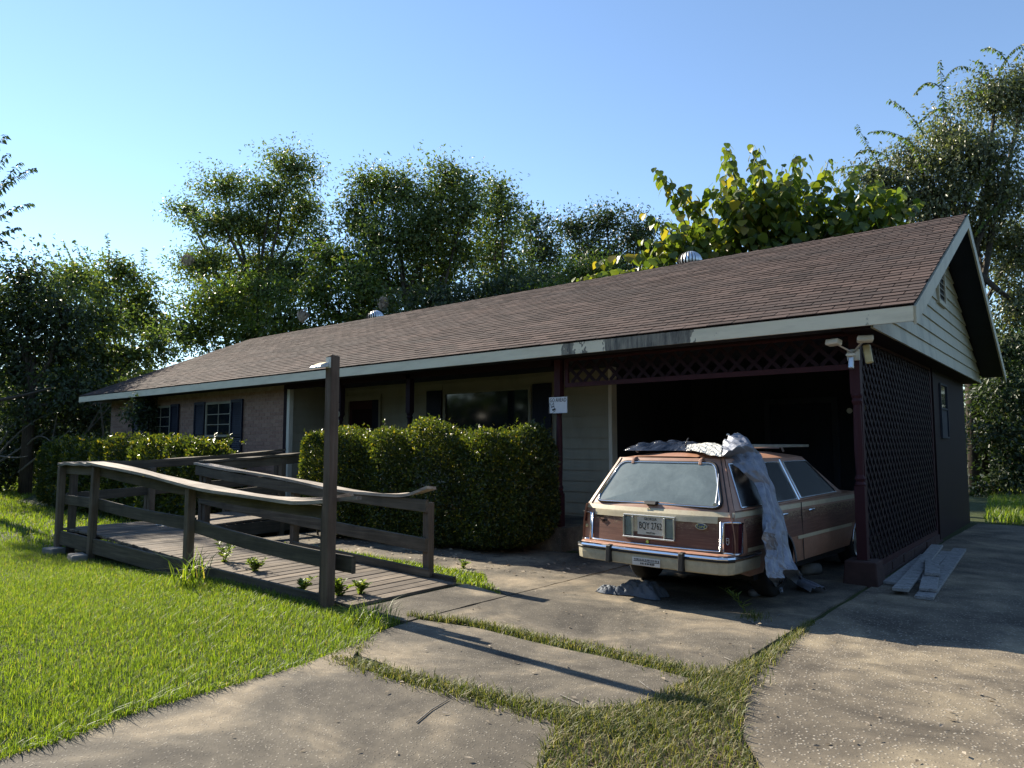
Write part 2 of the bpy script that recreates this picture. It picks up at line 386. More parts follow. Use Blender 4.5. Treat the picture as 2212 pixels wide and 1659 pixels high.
# ================================================================== GROUND
def sstep(t): t = np.clip(t, 0, 1); return t*t*(3-2*t)
def gz(x, y): return -.014-.148*sstep((-6.3-np.asarray(x, float))/4.5)
def ground():
    xs = np.concatenate([[-900, -400, -200, -100, -60], np.arange(-40, 12, .8), [20, 40, 100, 300, 900]])
    ys = np.concatenate([[-400, -100, -40, -15], np.arange(-6, 30, .8), [40, 60, 100, 200, 400, 900]])
    X, Y = np.meshgrid(xs, ys); Z = gz(X, Y); V = np.stack([X, Y, Z], -1).reshape(-1, 3)
    r, c = X.shape; i = (np.arange(r-1)[:, None]*c+np.arange(c-1)[None]).ravel()
    return np_mesh('ground', V, np.stack([i, i+1, i+c+1, i+c], 1), 'lawn_soil', kind='structure')
GROUND = ground()
driveway = empty('driveway', (-2.5, 4, -.04)); driveway['kind'] = 'structure'
def slab(pts, mat='concrete_grey', z=0.0, name='slab', parent=None):
    b = MB(); out = []
    for i in range(len(pts)):                     # a broken, wandering edge
        p = np.array(pts[i][:2]); q = np.array(pts[(i+1) % len(pts)][:2]); L = np.linalg.norm(q-p); n = max(1, int(L/.12)) if L < 6 else max(1, int(L/.4))
        for k in range(n):
            t = k/n; pp = p+(q-p)*t; nn = np.array([-(q-p)[1], (q-p)[0]])/max(L, 1e-6)
            out.append(pp+nn*(random.uniform(-.009, .009) if k else 0))
    b.poly(out, -.10, z); return b.build(name, mat, parent or driveway)
slab([(-4.37, 4.16), (-3.85, 4.33), (-3.2, 4.30), (-2.5, 4.31), (-1.90, 4.27), (-1.885, 12.3), (-5.75, 12.3), (-5.7, 8.1), (-4.37, 8.05)])
slab([(-4.30, 3.36), (-3.9, 3.16), (-3.4, 3.12), (-2.95, 3.17), (-2.48, 3.23), (-2.2, 3.34), (-2.04, 3.55), (-1.99, 4.14), (-2.5, 4.18), (-3.2, 4.17), (-3.85, 4.20), (-4.36, 4.10)], z=.001)
E_ = [gr(*p)[:2] for p in ((828, 1356), (780, 1388), (640, 1440), (450, 1494), (300, 1536), (150, 1594), (0, 1640))]
slab([tuple(E_[1]), (-3.85, 3.0), (-3.3, 2.98), (-2.75, 3.05), (-2.3, 3.12), (-2.12, 2.9), (-1.9, 2.4), (-.6, .9), (1.5, -4), (-3.6, -4), (-3.7, 0)]+[tuple(e) for e in E_[:1:-1]], z=.002)
slab([(-1.83, 4.6), (-1.845, 6.4), (-1.84, 12.5), (-1.78, 15.4), (7, 15.4), (7, -2), (2.2, -2), (.2, 1.3), (-.9, 2.7), (-1.42, 3.5)], 'concrete_aggregate')
slab([(-5.06, 3.98), (-4.39, 3.98), (-4.39, 5.25), (-5.06, 5.42)], z=.004)
walk = empty('garden_path', (-7, 6.3, -.04)); walk['kind'] = 'structure'
slab([(-10.0, 6.05), (-7.0, 6.0), (-5.3, 5.98), (-4.95, 5.55), (-4.40, 5.28), (-4.39, 6.4), (-4.40, 8.0), (-10.0, 7.2)], z=.0, parent=walk)

# ================================================================== HOUSE
XR, XL, XRL = -1.31, -22.0, -20.4
YE, ZE0, ZE1 = 7.65, 2.60, 2.76
YR, ZR = 11.9, 4.72
YP, YB, YW, YC = 8.08, 8.15, 9.43, 12.3       # posts, brick front, porch wall, carport back
XW = -1.93; XG = -1.70; YBK = 15.7; PORCH = .30
house = empty('ranch_house', (-11, 8.1, 0), 'long single-storey ranch house with brown shingle roof, brick end and dark carport', 'house')
slope = math.atan2(ZR-ZE1, YR-YE); SL = math.hypot(ZR-ZE1, YR-YE)
def rp(x, s, off=0.0):       # a point on the front slope, s metres up from the eave
    return Vector((x, YE-.03+s*math.cos(slope)-off*math.sin(slope), ZE1+s*math.sin(slope)+off*math.cos(slope)))
def xleft(s): return XL+(XRL-XL)*s/SL
# roof deck, both slopes
b = MB()
for z in (0,):
    b.hexa([(XL, YE, ZE1-.03), (XR, YE, ZE1-.03), (XR, YR, ZR-.03), (XRL, YR, ZR-.03)], [(XL, YE, ZE1), (XR, YE, ZE1), (XR, YR, ZR), (XRL, YR, ZR)])
YF = 2*YR-YE
b.hexa([(XRL, YR+.002, ZR-.03), (XR, YR+.002, ZR-.03), (XR, YF, ZE1-.03), (XL, YF, ZE1-.03)], [(XRL, YR+.002, ZR), (XR, YR+.002, ZR), (XR, YF, ZE1), (XL, YF, ZE1)])
roof = b.build('roof', 'shingle', house)
# shingle tabs
EXP, TW = .13, .30
rows = int(SL/EXP)
tabs = []
for r_ in range(rows+1):
    s0 = r_*EXP
    x = XR+.02-(r_ % 2)*TW*.5-random.uniform(0, .05)
    first = True
    while x > xleft(s0)+.05:
        w = TW
        if first and r_ % 2: pass
        x1 = min(x, XR+.015); x0 = max(x-w+.010, xleft(s0)-.01)
        if x1-x0 > .05: tabs.append((x0, x1, s0))
        if first:
            # starter piece at the rake
            if XR+.015-x > .03: tabs.append((x+.010, XR+.015, s0))
        x -= w; first = False
def tab_verts(x0, x1, s0, jit=True):
    l = min(EXP+.03, SL-s0+.02); lift = .014+random.uniform(-.002, .004) if jit else .014
    sk = random.uniform(-.004, .004) if jit else 0
    low = [rp(x0, s0+sk, lift-.010), rp(x1, s0+sk, lift-.010), rp(x1, s0+l, .001), rp(x0, s0+l, .001)]
    top = [rp(x0, s0+sk, lift), rp(x1, s0+sk, lift), rp(x1, s0+l, .0045), rp(x0, s0+l, .0045)]
    return low, top
tabs.sort(key=lambda t: (t[0]+t[1])**2/4+(YE+t[2]*.9)**2)
full = [t for t in tabs if abs(t[1]-t[0]-(TW-.010)) < .002]
near = full[:300]; nearset = set(near)
tabm = []
for k in range(6):
    bb = MB(); lo, to = tab_verts(0, TW-.010, 0); o_ = rp(0, 0); bb.hexa([p-o_ for p in lo], [p-o_ for p in to])
    me = bpy.data.meshes.new('shingle'); me.from_pydata(bb.v, [], bb.f); tabm.append(me)
WL = WLOC[roof]
for t in near:
    o = link_mesh('shingle', random.choice(tabm), 'shingle', roof, rp(t[0], t[2])-WL)
b = MB()
for t in tabs:
    if t in nearset: continue
    lo, to = tab_verts(*t); b.hexa(lo, to)
b.build('shingle_courses', 'shingle', roof, kind='stuff')
x = XR          # ridge caps
while x > XRL+.3:
    b = MB(); b.hexa([(x, YR-.14, ZR-.055), (x, YR+.14, ZR-.055), (x-.3, YR+.14, ZR-.06), (x-.3, YR-.14, ZR-.06)], [(x, YR-.012, ZR+.022), (x, YR+.012, ZR+.022), (x-.3, YR+.012, ZR+.014), (x-.3, YR-.012, ZR+.014)]); b.build('ridge_cap', 'shingle', roof); x -= .3
b = MB(); b.box(XL, XR, YE-.022, YE, ZE0, ZE1-.012); b.build('front_fascia', 'fascia_paint', house, label='cream fascia board with a black mildewed stretch')
# rake boards and soffits at the right gable
for side, y0, y1 in (('a', YE, YR), ('b', YF, YR)):
    b = MB(); sg = 1 if y1 > y0 else -1
    b.hexa([(XR-.002, y0, ZE1-.19), (XR+.022, y0, ZE1-.19), (XR+.022, y1, ZR-.19), (XR-.002, y1, ZR-.19)], [(XR-.002, y0, ZE1-.012), (XR+.022, y0, ZE1-.012), (XR+.022, y1, ZR-.012), (XR-.002, y1, ZR-.012)])
    b.build('rake_board', 'siding', house)
    b = MB()
    b.hexa([(XG+.03, y0, ZE1-.07), (XR-.004, y0, ZE1-.07), (XR-.004, y1, ZR-.07), (XG+.03, y1, ZR-.07)], [(XG+.03, y0, ZE1-.05), (XR-.004, y0, ZE1-.05), (XR-.004, y1, ZR-.05), (XG+.03, y1, ZR-.05)])
    b.build('gable_soffit', 'navy', house)
b = MB(); b.box(XL+.02, XW-.01, YE+.003, YW+.25, ZE0+.02, ZE0+.05); b.build('porch_ceiling', 'soffit', house)
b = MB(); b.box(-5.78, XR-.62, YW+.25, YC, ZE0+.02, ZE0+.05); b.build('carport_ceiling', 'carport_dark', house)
b = MB(); b.hexa([(XL, YE, ZE1-.19), (XL+.022, YE, ZE1-.19), (XRL+.022, YR, ZR-.19), (XRL, YR, ZR-.19)], [(XL, YE, ZE1-.032), (XL+.022, YE, ZE1-.032), (XRL+.022, YR, ZR-.032), (XRL, YR, ZR-.032)]); b.build('rake_board', 'siding', house)
# gable wall: backing and boards
b = MB(); b.add([(XG-.06, YE+.25, ZE0+.05), (XG-.06, YF-.25, ZE0+.05), (XG-.06, YR, ZR-.12), (XG-.003, YE+.25, ZE0+.05), (XG-.003, YF-.25, ZE0+.05), (XG-.003, YR, ZR-.12)], [(2, 1, 0), (3, 4, 5), (0, 1, 4, 3), (1, 2, 5, 4), (2, 0, 3, 5)])
gable = b.build('gable_wall', 'siding', house)
z = ZE0-.02; k = 0
while z < ZR-.3:
    z1 = min(z+.178, ZR-.16)
    def ylim(zz): return max(YE+.03, YE+(zz-ZE1+.10)/(ZR-ZE1)*(YR-YE))
    ya, yb = ylim(z), ylim(z1); yc, yd = 2*YR-ya, 2*YR-yb
    b = MB(); b.hexa([(XG, ya, z), (XG, yc, z), (XG, yd, z1), (XG, yb, z1)], [(XG+.026, ya, z), (XG+.026, yc, z), (XG+.006, yd, z1), (XG+.006, yb, z1)])
    b.build('siding_board', 'siding', gable); z += .178
b = MB(); b.box(XW-.05, XG-.004, YE+.04, YF-.04, ZE0-.02, ZE0+.018); b.build('gable_underside', 'maroon', house)
b = MB(); vy, vz, vw, vh = 11.9, 3.50, .50, .46
for a in ((vy-vw/2-.06, vy-vw/2, vz, vz+vh), (vy+vw/2, vy+vw/2+.06, vz, vz+vh)): b.box(XG+.0, XG+.05, a[0], a[1], a[2], a[3])
b.box(XG, XG+.05, vy-vw/2-.06, vy+vw/2+.06, vz-.06, vz-.001); b.box(XG, XG+.05, vy-vw/2-.06, vy+vw/2+.06, vz+vh+.001, vz+vh+.06)
vent = b.build('gable_vent', 'siding', house)
b = MB(); b.box(XG+.005, XG+.028, vy-vw/2, vy+vw/2, vz, vz+vh); b.build('vent_opening', 'under_dark', vent)
for k in range(5):
    b = MB(); zz = vz+.03+k*.085; b.hexa([(XG+.03, vy-vw/2, zz), (XG+.046, vy-vw/2, zz-.03), (XG+.046, vy+vw/2, zz-.03), (XG+.03, vy+vw/2, zz)], [(XG+.03, vy-vw/2, zz+.008), (XG+.048, vy-vw/2, zz-.022), (XG+.048, vy+vw/2, zz-.022), (XG+.03, vy+vw/2, zz+.008)]); b.build('vent_slat', 'siding_porch', vent)

def xat(px, Y): return float(yp(px, 900, Y)[0])
def split(x0, x1, z0, z1, openings):
    iv = [(x0, x1)]
    for (a, c, e, f) in openings:
        if f <= z0+.02 or e >= z1-.02: continue
        nv = []
        for (p, q) in iv:
            if c <= p or a >= q: nv.append((p, q)); continue
            if a-p > .02: nv.append((p, a))
            if q-c > .02: nv.append((c, q))
        iv = nv
    return iv
# ---- brick front wall
XB0, XB1 = -21.1, xat(622, YB)
win = []
for (l, r) in ((327, 370), (446, 501)):
    win.append((xat(l, YB), xat(r, YB), .85, 2.38))
b = MB(); b.box(XB0, XB1, YB, YB+.2, -.2, ZE0+.02); brickwall = b.build('brick_wall', 'mortar', house)
b = MB(); b.box(XB0, XB0+.2, YB+.2, YBK, -.2, ZE0+.02); b.build('side_wall', 'mortar', house)
ops = [(w[0]-.02, w[1]+.02, w[2]-.05, w[3]+.03) for w in win]
bricks = []; z = -.1; row = 0
while z < ZE0-.06:
    x = XB1-(row % 2)*.105
    if row % 2:
        bricks.append((XB1-.095, XB1, z))
    while x > XB0+.1:
        for (p, q) in split(max(x-.2, XB0), x, z, z+.065, ops):
            bricks.append((p, q, z))
        x -= .21
    z += .0755; row += 1
bricks.sort(key=lambda t: -t[0]+(0 if t[2] > 1.15 else 100))
fullb = [t for t in bricks if abs(t[1]-t[0]-.2) < .001 and t[2] > 1.1][:300]; fs_ = set(fullb)
bmb = MB(); bmb.box(0, .2, -.008, .01, 0, .065); brm = bpy.data.meshes.new('brick'); brm.from_pydata(bmb.v, [], bmb.f)
for t in fullb:
    link_mesh('brick', brm, 'brick', brickwall, Vector((t[0], YB+random.uniform(-.002, .002), t[2]))-WLOC[brickwall])
b = MB()
for t in bricks:
    if t not in fs_: b.box(t[0], t[1], YB-.008+random.uniform(-.002, .002), YB+.01, t[2], t[2]+.065)
b.build('brick_courses', 'brick', brickwall, kind='stuff')
b = MB(); b.box(XB1, XB1+.09, YB-.03, YB+.06, PORCH-.3, ZE0+.02); b.build('corner_board', 'trim_white', house)
b = MB(); b.box(XB1-.13, XB1-.002, YB-.022, YB-.01, PORCH-.3, ZE0+.02); b.build('corner_strip', 'maroon', house)
def window(x0, x1, z0, z1, y, name='window', grid=(2, 3), shutters=None):
    b = MB(); fw = .05
    b.box(x0, x0+fw, y-.03, y+.03, z0, z1); b.box(x1-fw, x1, y-.03, y+.03, z0, z1)
    b.box(x0+fw, x1-fw, y-.03, y+.03, z1-fw, z1); b.box(x0+fw, x1-fw, y-.03, y+.03, z0, z0+fw)
    f = b.build(name, 'siding_porch', house)
    b = MB(); b.box(x0+fw, x1-fw, y-.008, y+.004, z0+fw, z1-fw); b.build('pane', 'window_glass', f)
    b = MB(); b.box(x0-.06, x1+.06, y-.07, y-.031, z0-.06, z0-.002); b.build('sill', 'siding_porch', f)
    zm = (z0+z1)/2
    if grid:
        b = MB(); b.box(x0+fw, x1-fw, y-.026, y-.009, zm-.025, zm+.025); b.build('meeting_rail', 'siding_porch', f)
        for i in range(1, grid[0]):
            xx = x0+fw+(x1-x0-2*fw)*i/grid[0]; b = MB(); b.box(xx-.009, xx+.009, y-.02, y-.009, zm+.026, z1-fw); b.build('muntin', 'siding_porch', f)
        for i in range(1, grid[1]):
            zz = zm+.025+(z1-fw-zm-.025)*i/grid[1]
            b = MB(); b.box(x0+fw, x1-fw, y-.023, y-.0205, zz-.009, zz+.009); b.build('muntin', 'siding_porch', f)
    if shutters:
        for (a, c) in shutters:
            b = MB(); yy = y-.035
            b.box(a, a+.04, yy-.02, yy+.015, z0-.02, z1+.02); b.box(c-.04, c, yy-.02, yy+.015, z0-.02, z1+.02)
            for zz in (z0-.02, (z0+z1)/2-.03, z1-.04): b.box(a+.04, c-.04, yy-.02, yy+.015, zz, zz+.06)
            b.box(a+.04, c-.04, yy+.004, yy+.012, z0, z1)
            s = b.build('shutter', 'navy', house)
            zz = z0+.05
            lm = MB()
            while zz < z1-.06:
                lm.hexa([(a+.04, yy-.012, zz), (c-.04, yy-.012, zz), (c-.04, yy+.004, zz+.025), (a+.04, yy+.004, zz+.025)], [(a+.04, yy-.008, zz+.004), (c-.04, yy-.008, zz+.004), (c-.04, yy+.004, zz+.031), (a+.04, yy+.004, zz+.031)]); zz += .042
            lm.build('louvres', 'navy', s, kind='stuff')
    return f
window(*win[1], YB, shutters=((xat(423, YB), xat(445, YB)), (xat(502, YB), xat(527, YB))))
window(*win[0], YB, shutters=((xat(291, YB), xat(325, YB)), (xat(372, YB), xat(389, YB))))
# ---- porch: return wall, back wall, floor
XQ = XB1+.045
b = MB(); b.box(XQ, -4.9, YP-.1, YW, -.15, PORCH); 
pf = MB(); pf.poly([(XQ, YB-.3), (-5.62, YB-.3), (-5.62, YW-.002), (XQ, YW-.002)], -.15, PORCH); pf.build('porch_floor', 'concrete_grey', house)
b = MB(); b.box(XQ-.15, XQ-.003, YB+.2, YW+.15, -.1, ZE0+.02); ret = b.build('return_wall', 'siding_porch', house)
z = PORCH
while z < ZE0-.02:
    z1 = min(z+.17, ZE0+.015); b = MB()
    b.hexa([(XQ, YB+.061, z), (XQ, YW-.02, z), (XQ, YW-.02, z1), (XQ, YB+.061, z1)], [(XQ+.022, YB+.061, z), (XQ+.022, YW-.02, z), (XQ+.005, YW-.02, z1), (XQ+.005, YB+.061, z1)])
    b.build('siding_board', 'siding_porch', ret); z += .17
XP1 = xat(1318, YW)
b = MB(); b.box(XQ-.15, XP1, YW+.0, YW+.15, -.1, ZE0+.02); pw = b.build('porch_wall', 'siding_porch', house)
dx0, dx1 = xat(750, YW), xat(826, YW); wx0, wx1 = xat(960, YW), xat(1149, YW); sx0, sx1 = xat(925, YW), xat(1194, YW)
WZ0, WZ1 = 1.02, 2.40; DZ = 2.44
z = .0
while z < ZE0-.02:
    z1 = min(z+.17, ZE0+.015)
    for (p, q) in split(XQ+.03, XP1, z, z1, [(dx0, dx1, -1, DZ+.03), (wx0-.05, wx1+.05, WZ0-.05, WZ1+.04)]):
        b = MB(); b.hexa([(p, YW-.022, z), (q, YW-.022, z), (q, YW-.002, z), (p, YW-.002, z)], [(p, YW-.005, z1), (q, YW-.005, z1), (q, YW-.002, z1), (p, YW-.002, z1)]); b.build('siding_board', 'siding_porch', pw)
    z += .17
# front door with storm door frame
b = MB(); fw = .11
b.box(dx0, dx0+fw, YW-.06, YW-.003, PORCH, DZ); b.box(dx1-fw*.5, dx1, YW-.06, YW-.003, PORCH, DZ); b.box(dx0+fw, dx1-fw*.5, YW-.06, YW-.003, DZ-fw, DZ)
door = b.build('front_door', 'siding_porch', house)
b = MB(); b.box(dx0+fw, dx1-fw*.5, YW-.028, YW-.006, PORCH, DZ-fw); b.build('door_leaf', 'maroon_light', door, bevel=.003)
b = MB()
for zz in (.55, 1.45):
    b.box(dx0+fw+.1, dx1-fw*.5-.1, YW-.034, YW-.029, zz, zz+.7)
b.build('door_panel', 'maroon', door)
b = MB(); b.box(dx1-fw*.5-.2, dx1-fw*.5-.001, YW-.058, YW-.029, PORCH, DZ-fw-.001); b.build('door_edge', 'navy', door)
b = MB(); b.lathe((dx1-fw*.5-.26, YW-.065, 1.25), [(.0, -.03), (.028, -.02), (.034, 0), (.028, .02), (0, .03)], 10); b.build('door_knob', 'alum', door, smooth=True)
pic = window(wx0, wx1, WZ0, WZ1, YW-.012, 'picture_window', None)
b = MB(); b.box(wx1-.62, wx1-.42, YW-.026, YW-.021, 1.18, 1.42); b.build('paper_notice', 'siding', pic)
for (a, c) in ((sx0, wx0-.04), (wx1+.05, sx1)):
    b = MB(); b.box(a, c, YW-.055, YW-.026, WZ0-.04, WZ1+.03); b.box(a+.05, c-.05, YW-.06, YW-.056, WZ0+.05, 1.65); b.box(a+.05, c-.05, YW-.06, YW-.056, 1.75, WZ1-.07); b.build('shutter', 'navy', house, bevel=.003)
b = MB(); b.box(XP1, XP1+.06, YW-.05, YW+.1, 0, ZE0+.02); b.build('corner_board', 'trim_white', house)
# ---- carport shell
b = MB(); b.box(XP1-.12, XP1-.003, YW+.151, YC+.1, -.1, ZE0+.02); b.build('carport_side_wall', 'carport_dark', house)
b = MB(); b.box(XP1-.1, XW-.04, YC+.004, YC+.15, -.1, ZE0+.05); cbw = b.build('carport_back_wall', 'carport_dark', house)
b = MB(); b.box(-4.35, -3.35, YC-.035, YC+.002, 0, 2.1); d2 = b.build('carport_door', 'navy', house, bevel=.004)
b = MB(); b.box(-4.45, -4.352, YC-.045, YC+.002, 0, 2.2); b.box(-3.348, -3.25, YC-.045, YC+.002, 0, 2.2); b.box(-4.352, -3.348, YC-.045, YC+.002, 2.102, 2.2); b.build('door_frame', 'soffit', d2)
# storage room side wall
b = MB(); b.box(XW-.08, XW-.0, YC+.15, YBK, -.1, ZE0-.02); st = b.build('storage_wall', 'maroon', house)
b = MB(); b.box(XB0+.2, XW-.08, YBK-.15, YBK, -.1, ZE0+.05); b.build('rear_wall', 'siding_porch', house)
b = MB(); b.box(XW+.001, XW+.03, YC+.02, YC+.10, 0, ZE0-.02); b.build('trim_strip', 'maroon', house)
wy0, wy1, wz0, wz1 = 13.0, 13.65, 1.52, 2.40
b = MB(); b.box(XW, XW+.03, wy0, wy0+.03, wz0, wz1); b.box(XW, XW+.03, wy1-.03, wy1, wz0, wz1); b.box(XW, XW+.03, wy0+.03, wy1-.03, wz1-.03, wz1); b.box(XW, XW+.03, wy0+.03, wy1-.03, wz0, wz0+.03); b.box(XW, XW+.028, wy0+.03, wy1-.03, 1.98, 2.01)
sw = b.build('storage_window', 'soffit', house)
b = MB(); b.box(XW+.001, XW+.012, wy0+.03, wy1-.03, wz0+.03, 1.98); b.build('pane', 'soffit', sw)
b = MB(); b.box(XW+.001, XW+.012, wy0+.03, wy1-.03, 2.01, wz1-.03); b.build('pane', 'window_glass', sw)
# ---- lattice
def lattice(name, o, ud, vd, nd, U, V_, pitch, w=.036, t=.007):
    root = empty(name, o) if False else None
    fr = MB(); o = Vector(o); ud = Vector(ud); vd = Vector(vd); nd = Vector(nd)
    fwid = .06
    def P(u, v, n): return o+ud*u+vd*v+nd*n
    for (u0, u1, v0, v1) in ((0, U, -fwid, 0), (0, U, V_, V_+.03), (-fwid, 0, -fwid, V_+.03), (U, U+fwid, -fwid, V_+.03)):
        fr.hexa([P(u0, v0, -.012), P(u1, v0, -.012), P(u1, v1, -.012), P(u0, v1, -.012)], [P(u0, v0, .02), P(u1, v0, .02), P(u1, v1, .02), P(u0, v1, .02)])
    part = fr.build(name, 'maroon_light', house)
    for sgn in (1, -1):
        k = -int(V_/pitch)-1
        while True:
            u0 = k*pitch+(.05 if sgn > 0 else .02)
            if u0 > U+V_: break
            # line u = u0 + sgn*v  (for sgn<0 runs from u0 at v=0 to u0-V)
            v0, v1 = 0.0, V_
            if sgn > 0:
                v0 = max(0, -u0); v1 = min(V_, U-u0)
            else:
                v0 = max(0, u0-U); v1 = min(V_, u0)
            if v1-v0 > .03:
                n0 = .002 if sgn > 0 else .002+t
                a = P(u0+sgn*v0, v0, n0+t/2); c = P(u0+sgn*v1, v1, n0+t/2)
                bb = MB(); bb.beam(a, c, w, t, up=nd); bb.build('lattice_slat', 'maroon', part)
            k += 1
    return part
lattice('lattice_frieze', (-5.62, YP-.02, 2.27), (1, 0, 0), (0, 0, 1), (0, -1, 0), 3.62, .30, .205, .045)
lattice('lattice_screen', (XW-.01, YP+.14, .16), (0, 1, 0), (0, 0, 1), (1, 0, 0), 4.0, 2.38, .165, .045)
b = MB(); b.box(-5.9, XW+.06, YP-.06, YP+.06, 2.605, ZE0+.019); b.build('front_beam', 'maroon', house)
b = MB(); b.box(XQ+.05, -5.9, YP-.05, YP+.05, 2.52, ZE0+.019); b.build('front_beam', 'maroon', house)
# kerb of brick under the screen
y = YP+.16; bm_ = MB(); bm_.box(0, .11, 0, .20, 0, .10); cbm = bpy.data.meshes.new('brick'); cbm.from_pydata(bm_.v, [], bm_.f)
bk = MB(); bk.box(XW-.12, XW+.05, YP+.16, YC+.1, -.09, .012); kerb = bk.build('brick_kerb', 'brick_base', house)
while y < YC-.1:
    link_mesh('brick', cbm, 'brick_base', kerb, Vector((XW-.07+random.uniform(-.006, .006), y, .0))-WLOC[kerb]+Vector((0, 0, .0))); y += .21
# ---- posts
def porch_post(x, y, z0, mat='maroon', label=None):
    b = MB(); hw = .05
    b.box(x-hw, x+hw, y-hw, y+hw, z0, z0+.75); b.box(x-hw, x+hw, y-hw, y+hw, 1.95, 2.6)
    zt, zb = 1.95, z0+.75
    L = zt-zb
    prof = [(.052, 0), (.058, .02), (.042, .05), (.055, .08), (.038, .12)]
    pr = [(r, zb-.004+z) for r, z in prof]+[(.046, zb+L*.4), (.044, zb+L*.6)]+[(r, zt+.004-z) for r, z in prof[::-1]]
    b.lathe((x, y, 0), pr, 12)
    return b.build('porch_post', mat, house, label=label)
porch_post(xat(885, YP), YP, PORCH)
pn = porch_post(xat(736, YP), YP, PORCH)
porch_post(xat(1208, YP), YP, 0, 'maroon_light')
porch_post(XW-.02, YP, .24, 'maroon_light', 'square maroon corner post with turned middle')
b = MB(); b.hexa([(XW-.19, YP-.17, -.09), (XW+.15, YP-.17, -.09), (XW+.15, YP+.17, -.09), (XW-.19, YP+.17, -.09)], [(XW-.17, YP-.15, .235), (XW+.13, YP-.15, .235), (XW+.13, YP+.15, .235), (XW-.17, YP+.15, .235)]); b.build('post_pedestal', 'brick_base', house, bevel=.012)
xx = xat(736, YP)
for i, ch in enumerate('103'):
    o = text_mesh('house_number', ch, .15, 'siding', house, Vector((xx+.005, YP-.056, 2.12-i*.15))-WLOC[house], (math.pi/2, 0, 0), .004)
# turbine ventilators on the rear slope just behind the ridge
def turbine(px, py, Y):
    x, y, z = yp(px, py, Y); c = (x, Y, ZR-.30)
    t = empty('roof_turbine', c)
    return t
for px, Y in ((1497, YR+.42), (807, YR+.42)):
    x = xat(px, Y)
    zc = ZR+.05 if px > 1000 else ZR+.03
    b = MB(); b.lathe((x, Y, zc), [(.13, -.45), (.13, -.1), (.16, -.08)], 16)
    tb = b.build('turbine_vent', 'alum', house, smooth=True)
    cr = MB(); cr.lathe((x, Y, zc+.10), [(.0, -.15), (.12, -.12), (.185, 0), (.15, .10), (.0, .165)], 16); cr.build('turbine_core', 'under_dark', tb, smooth=True)
    n = 22
    for k in range(n):
        a0 = 2*math.pi*k/n; a1 = a0+2*math.pi/n*.62; P = []
        for i in range(9):
            th = -math.pi/2*.75+i/8*math.pi*.86; r_ = .215*math.cos(th)*1.0; zz = zc+.10+.19*math.sin(th)
            P.append([(x+(r_+.0)*math.cos(a0), Y+(r_)*math.sin(a0), zz), (x+(r_+.018)*math.cos(a1), Y+(r_+.018)*math.sin(a1), zz)])
        v = MB(); v.grid(P); v.build('turbine_vane', 'alum', tb, smooth=True)

# ================================================================== WHEELCHAIR RAMP
ramp = empty('wheelchair_ramp', (-8.4, 4.7, -.16), 'weathered grey timber ramp with warped, splintered handrails leading to the porch', 'ramp')
YF_, YK = 4.02, 5.36
def zd(x): return float(np.interp(x, [-10.6, -5.15], [.19, .012]))
def gzl(x, y): return float(gz(x, y))
x = -5.16; k = 0
while x > -11.95:
    w = .138+random.uniform(-.003, .003); xa = x-w; j0, j1 = random.uniform(-.012, .012), random.uniform(-.012, .012)
    za, zb = zd(xa), zd(x); t = .034; cup = random.uniform(-.004, .004)
    b = MB(); b.hexa([(xa, YF_+j0, za-t), (x, YF_+j0, zb-t), (x, YK+j1, zb-t), (xa, YK+j1, za-t)], [(xa, YF_+j0, za+cup), (x, YF_+j0, zb), (x, YK+j1, zb), (xa, YK+j1, za+cup)])
    b.build('plank', 'wood_deck', ramp, bevel=.004); x = xa-.010-random.uniform(0, .009)
y = YK+.02
while y < 7.72:
    w = .138; z0 = .19+(y-5.36)/2.4*.10
    b = MB(); b.hexa([(-11.95, y, z0-.034), (-10.55, y, z0-.034), (-10.55, y+w, z0-.03), (-11.95, y+w, z0-.03)], [(-11.95, y, z0), (-10.55, y, z0), (-10.55, y+w, z0+.004), (-11.95, y+w, z0+.004)])
    b.build('plank', 'wood_deck', ramp, bevel=.004); y += w+.009
def board(p, q, t, hgt, mat='wood_rail', name='rail', wob=.0):
    """board on edge from p to q: hgt tall, t thick, slightly bowed"""
    p = Vector(p); q = Vector(q); n = 8; d = (q-p); side = Vector((-d.y, d.x, 0)).normalized()
    b = MB(); rings = []
    for i in range(n+1):
        s = i/n; c = p+d*s+Vector((0, 0, -wob*4*s*(1-s)))
        rings.append([c-side*t/2-Vector((0, 0, hgt/2)), c+side*t/2-Vector((0, 0, hgt/2)), c+side*t/2+Vector((0, 0, hgt/2)), c-side*t/2+Vector((0, 0, hgt/2))])
    vs = [v for r in rings for v in r]; fs = [(0, 1, 2, 3), tuple(4*n+i for i in (3, 2, 1, 0))]
    for i in range(n):
        for j in range(4): fs.append((4*i+j, 4*i+(j+1) % 4, 4*i+4+(j+1) % 4, 4*i+4+j))
    b.add(vs, fs); return b.build(name, mat, ramp, bevel=.004)
def rpost(x, y, z1, z0=None, s=.09, lean=(0, 0)):
    z0 = gzl(x, y)-.05 if z0 is None else z0; b = MB(); h = s/2
    b.hexa([(x-h, y-h, z0), (x+h, y-h, z0), (x+h, y+h, z0), (x-h, y+h, z0)], [(x-h+lean[0], y-h+lean[1], z1), (x+h+lean[0], y-h+lean[1], z1), (x+h+lean[0], y+h+lean[1], z1), (x-h+lean[0], y+h+lean[1], z1)])
    return b.build('post', 'wood_post', ramp, bevel=.006)
